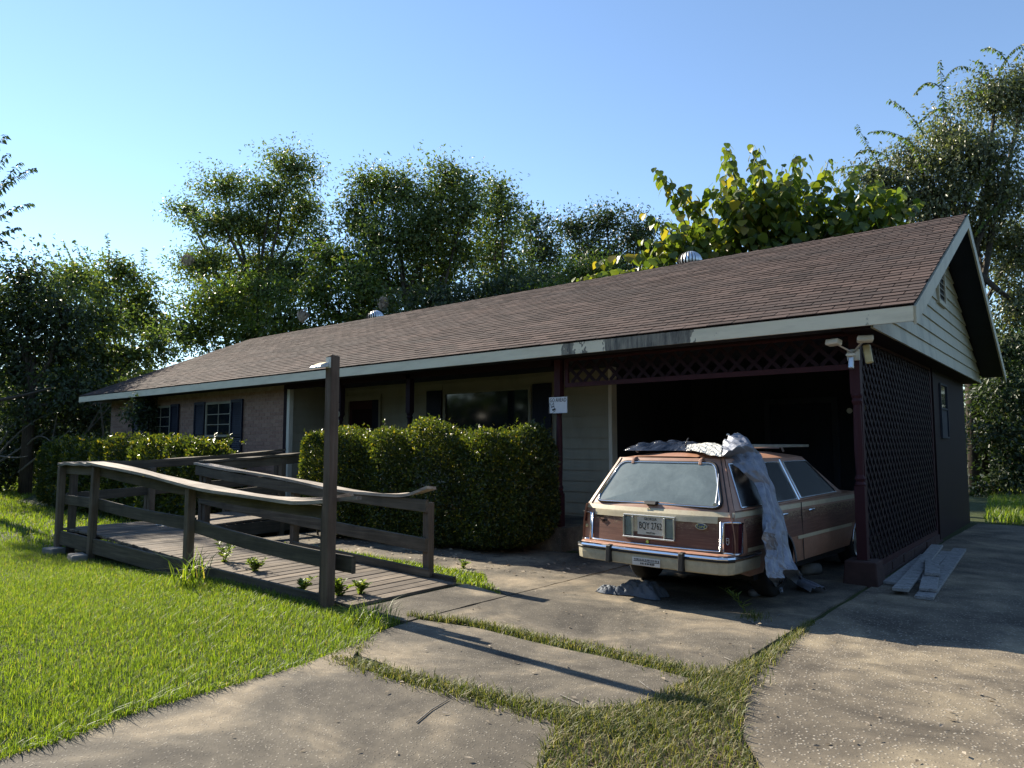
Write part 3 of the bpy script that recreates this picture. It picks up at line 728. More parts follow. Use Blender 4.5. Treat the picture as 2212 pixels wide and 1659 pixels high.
def cap(pts, w, t, mat, split_end=False, name='handrail'):
    """flat cap board following pts (x,y,z), twisting and fraying a little"""
    n = 26; P = np.array(pts, float); s = np.linspace(0, 1, len(P)); S = np.linspace(0, 1, n)
    C = np.stack([np.interp(S, s, P[:, i]) for i in range(3)], 1)
    for _ in range(2): C[1:-1] = (C[:-2]+2*C[1:-1]+C[2:])/4
    def strip(o0, o1, i0, i1, lift=0.0, nm='handrail'):
        b = MB(); vs = []
        for i in range(i0, i1+1):
            d = C[min(i+1, n-1)]-C[max(i-1, 0)]; sd = np.array([-d[1], d[0], 0]); sd /= np.linalg.norm(sd)
            tw = .012*math.sin(i*.7)+random.uniform(-.002, .002); lf = lift*max(0, (i-i0)/(i1-i0))**2
            for o, z in ((o0, 0), (o1, 0), (o1, t), (o0, t)):
                p = C[i]+sd*o*w; vs.append((p[0], p[1], p[2]+z+o*tw+lf+random.uniform(-.0015, .0015)))
        m = i1-i0; fs = [(0, 1, 2, 3), tuple(4*m+i for i in (3, 2, 1, 0))]
        for i in range(m):
            for j in range(4): fs.append((4*i+j, 4*i+(j+1) % 4, 4*i+4+(j+1) % 4, 4*i+4+j))
        b.add(vs, fs); return b.build(nm, mat, ramp)
    if split_end:
        strip(-.5, .5, 0, n-7)
        strip(-.5, -.16, n-7, n-3, .0, 'splinter'); strip(-.13, .14, n-7, n-1, .012, 'splinter'); strip(.17, .36, n-7, n-2, .05, 'splinter'); strip(.38, .5, n-7, n-4, .03, 'splinter')
    else: strip(-.5, .5, 0, n-1)
# front line
for (x, z1, ln) in ((-11.93, 1.10, (0, 0)), (-10.72, 1.11, (.05, 0)), (-7.98, .93, (.0, 0)), (-5.43, .90, (.015, 0))): rpost(x, YF_-.06, z1, lean=ln)
rpost(-11.80, YF_+.06, 1.08); 
cap([(-12.0, YF_-.03, 1.115), (-11.3, YF_-.03, 1.125), (-10.62, YF_-.04, 1.13)], .14, .035, 'wood_cap')
cap([(-10.75, YF_-.05, 1.155), (-9.6, YF_-.05, 1.085), (-8.4, YF_-.05, .985), (-7.4, YF_-.06, .91), (-6.4, YF_-.06, .875), (-5.7, YF_-.05, .87), (-5.02, YF_-.03, .93)], .22, .032, 'wood_cap', True)
board((-11.9, YF_+.0, 1.05), (-10.75, YF_+.0, 1.05), .036, .12)
board((-10.7, YF_+.0, 1.05), (-5.40, YF_+.0, .80), .036, .12, wob=.04)
board((-11.88, YF_+.0, .61), (-10.75, YF_+.0, .61), .036, .14)
board((-10.66, YF_-.0, .605), (-7.98, YF_-.0, .52), .036, .145, wob=.02)
board((-7.93, YF_-.0, .50), (-5.15, YF_+.03, .36), .038, .145, wob=.03)
board((-11.95, YF_-.045, .06), (-5.45, YF_-.045, -.03), .04, .20, name='rim_board')
board((-10.55, YK+.02, .055), (-5.2, YK+.02, -.03), .04, .19, name='rim_board')
board((-8.0, YK-.03, zd(-8)+.045), (-5.5, YK-.03, zd(-5.5)+.045), .038, .085, name='kerb_rail')
# rear line
for (x, z1) in ((-10.52, 1.05), (-8.10, .93), (-5.62, .80)): rpost(x, YK+.05, z1)
rpost(-10.40, YK+.05, 1.03)
cap([(-10.66, YK+.03, 1.12), (-9.6, YK+.03, 1.04), (-8.1, YK+.03, .945), (-7.0, YK+.03, .845), (-6.3, YK+.02, .83), (-5.85, YK+.02, .86), (-5.55, YK+.02, .945)], .14, .032, 'wood_cap')
board((-10.62, YK-.01, 1.03), (-5.58, YK-.01, .765), .036, .13, wob=.03)
board((-10.5, YK-.01, .615), (-5.58, YK-.01, .355), .036, .14, wob=.015)
# left side and upper run
for (x, y, z1) in ((-12.0, 5.25, 1.05), (-11.88, 5.25, 1.05), (-12.0, 6.6, 1.16), (-10.55, 6.78, 1.18), (-12.0, 7.6, 1.25)): rpost(x, y, z1)
cap([(-12.02, 4.0, 1.125), (-12.02, 5.3, 1.13), (-12.02, 6.6, 1.21), (-12.02, 7.75, 1.30)], .14, .035, 'wood_rail_deep')
cap([(-10.56, 5.38, 1.145), (-10.56, 6.3, 1.19), (-10.56, 7.25, 1.26)], .14, .035, 'wood_rail_deep')
board((-11.97, 4.05, 1.05), (-11.97, 7.7, 1.22), .036, .13, 'wood_rail_deep'); board((-11.97, 4.05, .63), (-11.97, 7.7, .78), .036, .14, 'wood_rail_deep')
board((-10.53, 5.4, 1.07), (-10.53, 7.2, 1.18), .036, .13, 'wood_rail_deep'); board((-10.53, 5.4, .62), (-10.53, 6.8, .70), .036, .14, 'wood_rail_deep')
board((-11.98, 4.1, .06), (-11.98, 7.7, .12), .04, .2, 'wood_rail_deep', 'rim_board'); board((-10.53, 5.4, .06), (-10.53, 7.7, .12), .04, .2, 'wood_rail_deep', 'rim_board')
# blocks under the corner posts
def rough_block(c, sx, sy, sz, rz, mat, name, **k):
    b = MB(); ca, sa = math.cos(rz), math.sin(rz)
    def P(u, v, w): return (c[0]+u*ca-v*sa, c[1]+u*sa+v*ca, c[2]+w)
    b.hexa([P(-sx, -sy, 0), P(sx, -sy, 0), P(sx, sy, 0), P(-sx, sy, 0)], [P(-sx*.95, -sy*.95, sz), P(sx*.92, -sy, sz*.96), P(sx, sy*.94, sz), P(-sx, sy, sz*.97)])
    return b.build(name, mat, bevel=.015, **k)
rough_block((-11.85, 3.88, gzl(-11.85, 3.8)-.04), .14, .10, .13, .2, 'cb_block', 'concrete_block', label='grey concrete block at the foot of the ramp corner post', cat='block')
rough_block((-10.82, 3.84, gzl(-10.8, 3.8)-.05), .17, .10, .15, -.15, 'cb_block', 'concrete_block', label='rounded grey concrete block beside the leaning ramp post', cat='block')

# ================================================================== POST WITH SOLAR LIGHT
lx, ly = float(gr(707, 1312)[0]), float(gr(707, 1312)[1])
lp = empty('lamp_post', (lx, ly, -.03), 'tall bare brown timber post with a small solar light near its top', 'lamp post')
b = MB(); b.hexa([(lx-.046, ly-.046, -.05), (lx+.046, ly-.046, -.05), (lx+.046, ly+.046, -.05), (lx-.046, ly+.046, -.05)], [(lx-.042, ly-.046, 2.215), (lx+.05, ly-.046, 2.225), (lx+.05, ly+.046, 2.215), (lx-.042, ly+.046, 2.205)]); b.build('post', 'wood_lamp_post', lp, bevel=.006)
sg = empty('solar_tmp', (0, 0, 0)); bpy.data.objects.remove(sg)
b = MB(); zc = 2.125
b.hexa([(lx-.16, ly-.13, zc-.028), (lx+.0, ly-.13, zc-.028), (lx+.02, ly-.045, zc-.012), (lx-.12, ly-.045, zc-.012)], [(lx-.16, ly-.13, zc-.005), (lx+.0, ly-.13, zc-.005), (lx+.02, ly-.045, zc+.035), (lx-.12, ly-.045, zc+.035)])
sl = b.build('solar_light', 'alum', lp, bevel=.005)
b = MB(); b.hexa([(lx-.14, ly-.115, zc+.001), (lx-.01, ly-.115, zc+.001), (lx+.005, ly-.06, zc+.028), (lx-.115, ly-.06, zc+.028)], [(lx-.14, ly-.115, zc+.006), (lx-.01, ly-.115, zc+.006), (lx+.005, ly-.06, zc+.033), (lx-.115, ly-.06, zc+.033)]); b.build('solar_panel', 'yellowed_plastic', sl)
b = MB(); b.box(lx-.03, lx+.04, ly-.052, ly-.046, zc-.02, zc+.075); b.build('bracket', 'white_plastic', sl)

# ================================================================== SIGN ON THE PORCH POST
spx = xat(1206, YP-.08); sz0 = float(yp(1206, 893, YP-.08)[2]); sz1 = float(yp(1206, 857, YP-.08)[2]); sw_ = abs(xat(1225, YP-.08)-xat(1185, YP-.08))/2
sgn = empty('warning_sign', (spx, YP-.08, sz0), 'white GO AHEAD dog warning sign fixed to the porch post', 'sign')
b = MB(); b.box(spx-sw_, spx+sw_, YP-.084, YP-.078, sz0, sz1); b.build('plate', 'white_sign', sgn, bevel=.002)
b = MB(); hgt = sz1-sz0
for (a0, a1, c0, c1) in ((-1, 1, 0, .0), ): pass
for (x0, x1, z0_, z1_) in ((-sw_, sw_, 0, .004), (-sw_, sw_, hgt-.004, hgt), (-sw_, -sw_+.004, .005, hgt-.005), (sw_-.004, sw_, .005, hgt-.005)):
    b.box(spx+x0, spx+x1, YP-.0865, YP-.0845, sz0+z0_, sz0+z1_)
b.build('border', 'ink', sgn)
text_mesh('lettering', 'GO AHEAD', hgt*.34, 'ink', sgn, (0, -.0055, hgt*.79), (math.pi/2, 0, 0), .0006, fit=sw_*1.75)
dog = [(-.92, .02), (-.90, .30), (-.96, .52), (-.86, .66), (-.80, .50), (-.62, .52), (-.50, .66), (-.46, .50), (-.40, .36), (-.30, .22), (-.36, .12), (-.50, .10), (-.60, .02)]
pts = [(u*sw_, v*hgt) for u, v in dog]
b = MB()
for i in range(len(pts)):
    (u0, v0), (u1, v1) = pts[i], pts[(i+1) % len(pts)]
    b.beam((spx+u0, YP-.0858, sz0+v0), (spx+u1, YP-.0858, sz0+v1), .0045, .0015, up=(0, 1, 0))
for (u, v, r) in ((-.66, .40, .012), (-.36, .26, .014), (-.52, .22, .016), (-.50, .42, .009)):
    b.poly([(0, 0)]*3, 0, 0) if False else b.box(spx+u*sw_-r, spx+u*sw_+r, YP-.0868, YP-.0848, sz0+v*hgt-r*.7, sz0+v*hgt+r*.7)
b.build('dog_drawing', 'ink', sgn)

# ================================================================== FLOODLIGHT AND BITS ON THE CARPORT CORNER
def oriented_box(c, d, w, h, l, up=(0, 0, 1)):
    b = MB(); c = Vector(c); d = Vector(d).normalized(); b.beam(c-d*l/2, c+d*l/2, w, h, up=up); return b
fl = empty('security_floodlight', (XW-.02, YP-.10, 2.3), 'cream twin floodlight with motion sensor on the maroon carport corner post', 'floodlight')
oriented_box((XW-.02, YP-.065, 2.36), (0, -1, 0), .12, .12, .03).build('mount', 'white_plastic', fl, bevel=.006)
for (c, d) in (((XW-.17, YP-.22, 2.49), (-.35, -1, .25)), ((XW+.13, YP-.20, 2.50), (.35, -1, .2))):
    hd = oriented_box(c, d, .15, .06, .09).build('lamp_head', 'white_plastic', fl, bevel=.01)
    m = MB(); m.tube([(XW-.02, YP-.08, 2.38), c], .012, 8); m.build('lamp_arm', 'alum', fl)
oriented_box((XW-.03, YP-.13, 2.27), (0, -.3, -1), .05, .05, .13, up=(0, 1, 0)).build('motion_sensor', 'alum', fl, bevel=.008)
oriented_box((XW-.03, YP-.14, 2.355), (0, -1, 0), .08, .03, .05).build('sensor_hood', 'white_plastic', fl, bevel=.006)
oriented_box((XW+.12, YP-.06, 2.36), (.15, -.1, -1), .07, .05, .20, up=(0, 1, 0)).build('side_lamp', 'yellowed_plastic', fl, bevel=.01)
tw = empty('wall_lamp', (-2.95, YC, 1.9), 'dim twin round lamp heads on the dark carport back wall', 'lamp')
for dx, dz in ((-.11, -.02), (.13, .02)):
    b = MB(); b.tube([(-2.95+dx, YC-.10, 1.98+dz), (-2.95+dx, YC-.035, 1.98+dz)], [.045, .03], 12); b.build('lamp_head', 'white_plastic', tw, smooth=False)
b = MB(); b.box(-3.0, -2.88, YC-.032, YC+.003, 1.93, 2.02); b.build('back_plate', 'soffit', tw)
# tall screen panel leaning on the porch wall and a flat board behind the car
b = MB(); xs0, xs1 = xat(1226, YW-.4), xat(1254, YW-.4)
for (a0, a1, c0, c1) in ((xs0, xs0+.02, .01, .95), (xs1-.02, xs1, .01, .95), (xs0+.02, xs1-.02, .93, .95), (xs0+.02, xs1-.02, .01, .03)): b.box(a0, a1, YW-1.30, YW-1.28, c0, c1)
ls = b.build('window_screen', 'alum', label='aluminium framed insect screen standing between the hedge and the car', cat='screen')
m = MB(); m.box(xs0+.02, xs1-.02, YW-1.292, YW-1.288, .03, .93); WLOC[ls] = Vector(ls.location); m.build('mesh', 'under_dark', ls)

# ================================================================== OLD BOARDS BY THE SIDE WALL
def z6p(x, y): return ((2500+x/3.687)*.72, (1450+y/3.687)*.72)
def lumber(p, q, w, t, z, label, mat='old_white_board'):
    a = gr(*z6p(*p), z); c = gr(*z6p(*q), z); b = MB(); b.beam((a[0], a[1], z), (c[0], c[1], z), w, t); return b.build('old_board', mat, bevel=.004, label=label, cat='board', group='old white boards by the carport wall')
bb = NB('old_white_board'); v = bb.pos((6, 6, 6)); n = bb.noise(v, 3, 6, .8, 1.0)
bb.color(bb.ramp(n, [(.36, (.07, .065, .06)), (.46, (.24, .24, .235)), (.7, (.38, .38, .365))])); bb.bump(n, .5, .005); bb.done(.8)
lumber((640, 1105), (1040, 800), .15, .03, .017, 'old flaky white board lying flat closest to the brick kerb')
lumber((740, 1180), (1150, 690), .14, .03, .052, 'longest flaky white board, crossing over the board by the kerb')
lumber((1000, 1270), (1400, 730), .15, .03, .017, 'flaky white board with a jagged edge, farthest out from the wall')
lumber((1050, 1180), (1080, 1010), .15, .03, .052, 'short broken white board end resting on the outermost board')
lumber((1095, 1010), (1090, 860), .14, .03, .085, 'short white board stub lying on top of the pile')
lumber((900, 1080), (1240, 760), .13, .03, .0165, 'white board half hidden under the crossing boards')

# ================================================================== HEDGES
def hedge(name, x0, x1, y0, y1, z1, n, L, label, mat='leaf_hedge', shear=0.0, zb=0.0):
    root = empty(name, ((x0+x1)/2, (y0+y1)/2, zb), label, 'hedge')
    cx, cy = (x0+x1)/2, (y0+y1)/2; hx, hy = (x1-x0)/2, (y1-y0)/2
    # points in a shell of a rounded box
    U = rng.uniform(-1, 1, (n*3, 3)); depth_ = np.max(np.abs(U)**3.0, axis=1)
    keep = rng.uniform(0, 1, len(U)) < np.clip((np.max(np.abs(U), axis=1)-.35)*1.7, .05, 1); U = U[keep][:n]
    rr = np.sum(np.abs(U)**5, axis=1)**(1/5); U = U/np.maximum(rr, 1)[:, None]
    bum = .06*np.sin(U[:, 0]*hx*3.1+1)+.05*np.sin(U[:, 0]*hx*7.3+U[:, 1]*3)+.03*np.sin(U[:, 2]*6+U[:, 0]*hx*5)
    P = np.stack([cx+U[:, 0]*hx, cy+U[:, 1]*(hy+bum)+shear*U[:, 0], zb+.03+(U[:, 2]*.5+.5)*(z1-zb)*(1+.75*bum*(U[:, 2] > 0)+.02*rng.normal(0, 1, len(U))*(U[:, 2] > .8))], 1)
    out = unit(np.stack([U[:, 0]*.3, U[:, 1]*1.0, U[:, 2]*1.1], 1)); 
    ax = unit(out*.6+rng.normal(0, .8, out.shape)+np.array([0, 0, .35])); nr = unit(rng.normal(0, 1, out.shape)+out*.7+np.array([0, 0, .3]))
    Ls = L*rng.uniform(.6, 1.3, len(P)); V, F = leaf_arrays(P, ax, nr, Ls, Ls*.52)
    # sprigs standing out of the top
    np_mesh('foliage', V, F, mat, root, loc=WLOC[root])
    SV = []; ns = int((x1-x0)*34)
    for _ in range(ns):
        bx, by = rng.uniform(x0+.1, x1-.1), rng.uniform(y0+.1, y1-.1); hgt = rng.uniform(.03, .11)*(1+1.2*(rng.uniform() < .12)); m = max(3, int(hgt/.014)); t = np.linspace(0, 1, m)
        base = np.stack([bx+rng.normal(0, .02)*t, by+rng.normal(0, .02)*t+shear*(bx-cx)/hx, z1-.04+hgt*t], 1); a = rng.uniform(0, 6.28, m)
        SV.append((base, np.stack([np.cos(a), np.sin(a), np.full(m, .7)], 1)))
    Pb = np.concatenate([s[0] for s in SV]); Ab = np.concatenate([s[1] for s in SV]); Ls = L*rng.uniform(.7, 1.2, len(Pb))
    V, F = leaf_arrays(Pb, Ab, rng.normal(0, .5, Pb.shape)+np.array([0, 0, 1.0]), Ls, Ls*.5); np_mesh('sprigs', V, F, mat, root, loc=WLOC[root], kind='stuff')
    m = MB()
    for _ in range(int((x1-x0)*5)):
        bx = random.uniform(x0+.2, x1-.2); by = cy+random.uniform(-.4, .4)*hy+shear*(bx-cx)/hx; zt = z1*random.uniform(.6, .9)
        m.tube([(bx, by, zb-.05), (bx+random.uniform(-.1, .1), by+random.uniform(-.1, .1), zt*.5), (bx+random.uniform(-.3, .3), by+random.uniform(-.3, .3), zt)], [.02, .014, .005], 5)
    m.build('stems', 'bark', root, kind='stuff')
    return root
hedge('hedge', -9.85, -5.62, 6.75, 7.80, 1.60, 120000, .046, 'tall clipped green hedge between the ramp and the parked car', shear=.25)
hedge('hedge', -21.2, -12.75, 6.35, 7.55, 1.46, 62000, .085, 'long clipped hedge under the brick wall windows', zb=-.17)

# ================================================================== STATION WAGON
car = empty('station_wagon', (-3.205, 5.75, 0), 'faded copper station wagon with wood-grain panels and dusty rear window, half inside the carport', 'car', rz=R(-3.0))
WLOC[car] = Vector((0, 0, 0))
def L(): return MB(local=True)
def sidex(w): return .79-.05*((w-.55)/.32)**2
def beltw(v): return .845+.03*min(1, max(0, (v-1)/2))
def nose(v): return 1-.10*max(0, (v-3.45)/.62)**2
AR = .335; WH = (1.13, 3.52)
def sill(v):
    z = .27+max(0, .5-v)*.26
    for vc in WH:
        if abs(v-vc) < AR: z = max(z, .265+math.sqrt(AR*AR-(v-vc)**2))
    return z
vs_ = sorted(set([.15+i*.06 for i in range(65)]+[vc+AR*math.cos(a*math.pi/16) for vc in WH for a in range(17)])); vs_ = [v for v in vs_ if v <= 4.05]
for sgn_, nm in ((1, 'side_panel'), (-1, 'side_panel')):
    b = L(); P = []
    for i in range(9):
        row = []
        for v in vs_:
            lo, hi = sill(v), beltw(v); w = lo+(hi-lo)*i/8; row.append((sgn_*sidex(w)*nose(v), v, w))
        P.append(row)
    b.grid(P); sp = b.build(nm, 'copper_paint', car, smooth=True)
    # wood vinyl, kept clear of the arches, with cream strips above and below
    def band(z0, z1, off, mat, name, v0=.36, v1=3.95):
        b = L(); vv = [v for v in vs_ if v0 <= v <= v1]; P = []
        for t in (0, .5, 1):
            row = []
            for v in vv:
                lo = max(z0, sill(v)+.012) if z0 > .4 else z0; hi = max(z1, lo+.001); w = lo+(hi-lo)*t; row.append((sgn_*(sidex(w)*nose(v)+off), v, w))
            P.append(row)
        b.grid(P); return b.build(name, mat, sp, smooth=True)
    band(.53, .775, .003, 'wood_vinyl', 'wood_panel'); band(.795, .838, .007, 'cream_trim', 'belt_moulding', .17, 3.98); 
    for (a0, a1) in ((.36, WH[0]-AR-.02), (WH[0]+AR+.02, WH[1]-AR-.02), (WH[1]+AR+.02, 3.95)):
        band(.495, .53, .008, 'cream_trim', 'lower_moulding', a0, a1)
    for vc in WH:       # bright arch lips
        b = L(); pts = [(sgn_*(sidex(.5)*nose(vc)+.004), vc+(AR+.004)*math.cos(a), .265+(AR+.004)*math.sin(a)) for a in np.linspace(.05, math.pi-.05, 22)]
        b.tube(pts, .011, 6); b.build('wheel_arch_trim', 'chrome', sp, smooth=True)
# greenhouse sides
def gh(v, s, sgn_, off=0): return (sgn_*(.765-.205*s+off), v, beltw(v)+.008+(1.288-beltw(v)-.008)*s)
def rear_v(s): return .22+.27*s
def front_v(s): return 2.95-.62*s
for sgn_ in (1, -1):
    b = L(); P = []
    for i in range(7):
        s = i/6; P.append([gh(rear_v(s)+(front_v(s)-rear_v(s))*j/20, s, sgn_) for j in range(21)])
    b.grid(P); gs = b.build('window_surround', 'copper_paint', car, smooth=True)
    for k, (a0, a1, c0, c1) in enumerate(((.36, .50, .90, .90), (1.02, 1.02, 1.62, 1.62), (1.73, 1.73, 2.76, 2.36))):
        b = L(); s0, s1 = .05, .90; P = []
        for i in range(5):
            t = i/4; s = s0+(s1-s0)*t; va = a0+(a1-a0)*t; vb = c0+(c1-c0)*t; P.append([gh(va+(vb-va)*j/8, s, sgn_, .004) for j in range(9)])
        b.grid(P); g = b.build('side_window', 'car_glass', car, smooth=True)
        m = L(); loop = [P[0][0], P[0][-1], P[-1][-1], P[-1][0], P[0][0]]; m.tube([(p[0]+sgn_*.002, p[1], p[2]) for p in loop], .008, 6); m.build('window_trim', 'chrome', g)
    m = L(); m.tube([gh(1.67, 0.02, sgn_, .004), gh(1.67, .95, sgn_, .004)], .012, 6); m.build('door_pillar_trim', 'chrome', gs)
    m = L(); m.tube([(sgn_*.792, .98, .52), (sgn_*.785, .98, .845), gh(.97, .97, sgn_, .002)], .005, 4); m.tube([(sgn_*.795, 1.67, .29), (sgn_*.785, 1.67, .85)], .005, 4); m.build('door_gap', 'black_rubber', gs)
    for vv in (1.12, 1.82):
        m = L(); m.tube([(sgn_*.80, vv, .76), (sgn_*.812, vv+.03, .765), (sgn_*.812, vv+.12, .765), (sgn_*.80, vv+.15, .76)], .011, 6); m.build('door_handle', 'chrome', gs)
# roof, windshield, bonnet, nose
b = L(); P = []
for j in range(22):
    v = .49+j/21*1.86; e = 1
    row = []
    for i in range(15):
        t = -1+2*i/14; drop = .045*max(0, 1-j/1.5) + .02*max(0, (j-19)/2)
        row.append((t*.562, v+.04*(t*t-1)*max(0, 1-j/4), 1.288+.062*(1-abs(t)**2.6)-drop*(1-abs(t)**2.6)*.9))
    P.append(row)
b.grid(P); rf = b.build('roof', 'copper_paint', car, smooth=True)
b = L(); P = []
for i in range(6):
    s = 1-i/5; v = front_v(s); hw = .765-.205*s; P.append([(t*hw, v+.12*(1-t*t)*(1-s*.5), beltw(v)+.008+(1.288-beltw(v)-.008)*s+.05*s*(1-t*t)) for t in np.linspace(-1, 1, 11)])
b.grid(P); b.build('windscreen', 'car_glass', car, smooth=True)
b = L(); P = []
for i in range(8):
    v = 2.95+i/7*1.1; P.append([(t*.76*nose(v), v+.1*(1-t*t), .875-.055*(i/7)**2+.02*(1-t*t)) for t in np.linspace(-1, 1, 11)])
b.grid(P); b.build('bonnet', 'copper_paint', car, smooth=True)
b = L(); P = []
for i in range(5):
    w = .82-i*.11; P.append([(t*.76*nose(4.05), 4.05+.1*(1-t*t), w) for t in np.linspace(-1, 1, 11)])
b.grid(P); b.build('grille', 'black_rubber', car)
b = L(); b.box(-.68, .68, .75, 3.9, .19, .40); b.box(-.70, .70, .3, 2.9, .401, .80); b.build('underbody', 'under_dark', car)
# rear face below and above the belt
def rv(u, w):      # rear surface depth
    base = np.interp(w, [.34, .50, .80, .86, 1.29], [.11, .105, .135, .165, .445])
    return float(base)+.06*abs(u/.77)**2.6
def rhalf(w): return float(np.interp(w, [.34, .5, .8, .86, 1.29], [.775, .79, .775, .765, .560]))
b = L(); P = []
for w in (.34, .42, .50, .58, .66, .74, .80, .83, .86):
    P.append([(t*rhalf(w), rv(t*rhalf(w), w), w) for t in np.linspace(-1, 1, 25)])
b.grid(P); b.build('rear_panel', 'copper_paint', car, smooth=True)
def rear_patch(u0, u1, w0, w1, off, mat, name, parent, nu=14, nw=6, taper=None):
    b = L(); P = []
    for i in range(nw+1):
        w = w0+(w1-w0)*i/nw; a, c = (u0, u1)
        if taper: a = u0+(taper[0]-u0)*i/nw; c = u1+(taper[1]-u1)*i/nw
        P.append([(a+(c-a)*j/nu, rv(a+(c-a)*j/nu, w)-off, w) for j in range(nu+1)])
    b.grid(P); return b.build(name, mat, parent, smooth=True)
gate = rear_patch(-.655, .655, .52, .80, .004, 'wood_vinyl', 'tailgate', car)
rear_patch(-.64, .64, .745, .803, .013, 'cream_trim', 'worn_band', gate)
rear_patch(-.772, .772, .803, .842, .012, 'cream_trim', 'belt_moulding', gate, 24, 2)
upper = rear_patch(-.765, .765, .845, 1.295, .0, 'copper_paint', 'tailgate_frame', car, 24, 10, taper=(-.56, .56))
def rpt(u, w, off): return (u, rv(u, w)-off, w)
def rounded(corners, r=.05, n=5):
    out = []
    for i in range(len(corners)):
        p0 = Vector(corners[i-1]); p1 = Vector(corners[i]); p2 = Vector(corners[(i+1) % len(corners)])
        a = p1+(p0-p1).normalized()*r; c = p1+(p2-p1).normalized()*r
        for k in range(n+1):
            t = k/n; out.append(((1-t)**2*a.x+2*t*(1-t)*p1.x+t*t*c.x, (1-t)**2*a.y+2*t*(1-t)*p1.y+t*t*c.y))
    return out
wq = rounded([(-.652, .878), (.652, .878), (.500, 1.252), (-.500, 1.252)], .07)
def fill_rear(loop, off, mat, name, parent):
    b = L(); c = (0, 1.06); rings = []
    for f in np.linspace(.05, 1, 9): rings.append([rpt(c[0]+(u-c[0])*f, c[1]+(w-c[1])*f, off) for u, w in loop]+[rpt(c[0]+(loop[0][0]-c[0])*f, c[1]+(loop[0][1]-c[1])*f, off)])
    b.grid(rings); n = len(loop); b.add([r for r in rings[0][:n]], [tuple(range(n))]); return b.build(name, mat, parent, smooth=True)
rg = fill_rear(wq, .022, 'rear_glass', 'rear_window', car)
def loop_tube(loop, off, r, mat, name, parent, scale=1.0, c=(0, 1.06)):
    b = L(); pts = [rpt(c[0]+(u-c[0])*scale, c[1]+(w-c[1])*scale, off) for u, w in loop+[loop[0]]]; b.tube(pts, r, 6); return b.build(name, mat, parent, smooth=True)
loop_tube(wq, .014, .016, 'black_rubber', 'gasket', rg, 1.015); loop_tube(wq, .026, .007, 'chrome', 'window_trim', rg, 1.0)
gq = rounded([(-.668, .512), (.668, .512), (.668, .775), (-.668, .775)], .03)
b = L(); pts = [rpt(u, w, .012) for u, w in [(-.668, .74), (-.668, .512), (-.3, .511), (.3, .511), (.668, .512), (.668, .74)]]
pts = [rpt(-.668, .76, .012), rpt(-.668, .52, .012)]+[rpt(u, .512, .012) for u in np.linspace(-.655, .655, 12)]+[rpt(.668, .52, .012), rpt(.668, .76, .012)]
b.tube(pts, .010, 6); b.build('gate_trim', 'chrome', gate, smooth=True)
for sg_ in (-1, 1):
    b = L(); b.tube([rpt(sg_*.715, .845, .002)]+[rpt(sg_*(.715-.185*t), .86+.43*t, .003) for t in np.linspace(0, 1, 6)], .005, 5); b.build('gate_gap', 'black_rubber', upper)
for u in (-.36, .36):
    b = L(); p = rpt(u, 1.27, .02); b.hexa([(u-.017, p[1]-.03, 1.235), (u+.017, p[1]-.03, 1.235), (u+.017, p[1]+.02, 1.235), (u-.017, p[1]+.02, 1.235)], [(u-.016, p[1]-.012, 1.292), (u+.016, p[1]-.012, 1.292), (u+.016, p[1]+.05, 1.308), (u-.016, p[1]+.05, 1.308)]); b.build('hinge', 'copper_paint', upper, bevel=.006)
p = rpt(-.03, .885, .0)
b = L(); b.hexa([(-.085, p[1]-.05, .872), (.045, p[1]-.05, .872), (.045, p[1]+.02, .872), (-.085, p[1]+.02, .872)], [(-.085, p[1]-.035, .902), (.045, p[1]-.035, .902), (.045, p[1]+.02, .902), (-.085, p[1]+.02, .902)]); b.build('wiper_motor_cover', 'black_rubber', rg, bevel=.006)
b = L(); b.tube([rpt(.60, .90, .025), rpt(.585, 1.03, .03), rpt(.555, 1.16, .025)], .006, 5); b.tube([rpt(.60, .90, .0), rpt(.60, .90, .035)], .018, 8); b.build('wiper', 'alum', rg)
# number plate recess with reversing lights
b = L(); x0, x1, z0, z1 = -.285, .255, .565, .778
def rbx(u0, u1, w0, w1, o0, o1):
    y = rv(.1, (w0+w1)/2); return [(u0, y-o1, w0), (u1, y-o1, w0), (u1, y-o0, w0), (u0, y-o0, w0)], [(u0, y-o1, w1), (u1, y-o1, w1), (u1, y-o0, w1), (u0, y-o0, w1)]
for a in ((x0, x1, z1-.016, z1), (x0, x1, z0, z0+.014), (x0, x0+.014, z0+.015, z1-.017), (x1-.014, x1, z0+.015, z1-.017), (x0+.095, x0+.112, z0+.015, z1-.017), (x1-.112, x1-.095, z0+.015, z1-.017)): b.hexa(*rbx(*a, -.01, .028))
pr_ = b.build('plate_housing', 'alum', gate, bevel=.003)
b = L(); b.hexa(*rbx(x0+.112, x1-.112, z0+.014, z1-.016, -.01, .008)); b.build('recess', 'cream_trim', pr_)
for a in ((x0+.016, x0+.093), (x1-.093, x1-.016)):
    b = L(); b.hexa(*rbx(a[0], a[1], z0+.02, z1-.024, -.01, .014)); b.build('reversing_light', 'rear_glass', pr_, bevel=.004)
lp_m = NB('number_plate'); lp_m.color((.50, .47, .40)); lp_m.done(.5)
px0, px1, pz0, pz1 = -.135, .142, .600, .765; yy = rv(.1, .68)-.012
b = L(); b.hexa(*rbx(px0, px1, pz0, pz1, .009, .014)); pl = b.build('number_plate', 'number_plate', gate, bevel=.002)
for txt, sz, z_, sx_ in (('BQY 2762', .088, .680, .235), ('GEORGIA', .034, .743, .13), ('HOUSTON', .022, .617, .09)):
    text_mesh('lettering', txt, sz, 'ink', pl, ((px0+px1)/2, rv(.1, .6825)-.0155, z_), (math.pi/2, 0, 0), .0008, fit=sx_)
b = L(); o = rpt(.50, .715, .022); el = [(.056*math.cos(a), .027*math.sin(a)) for a in np.linspace(0, 2*math.pi, 22)[:-1]]
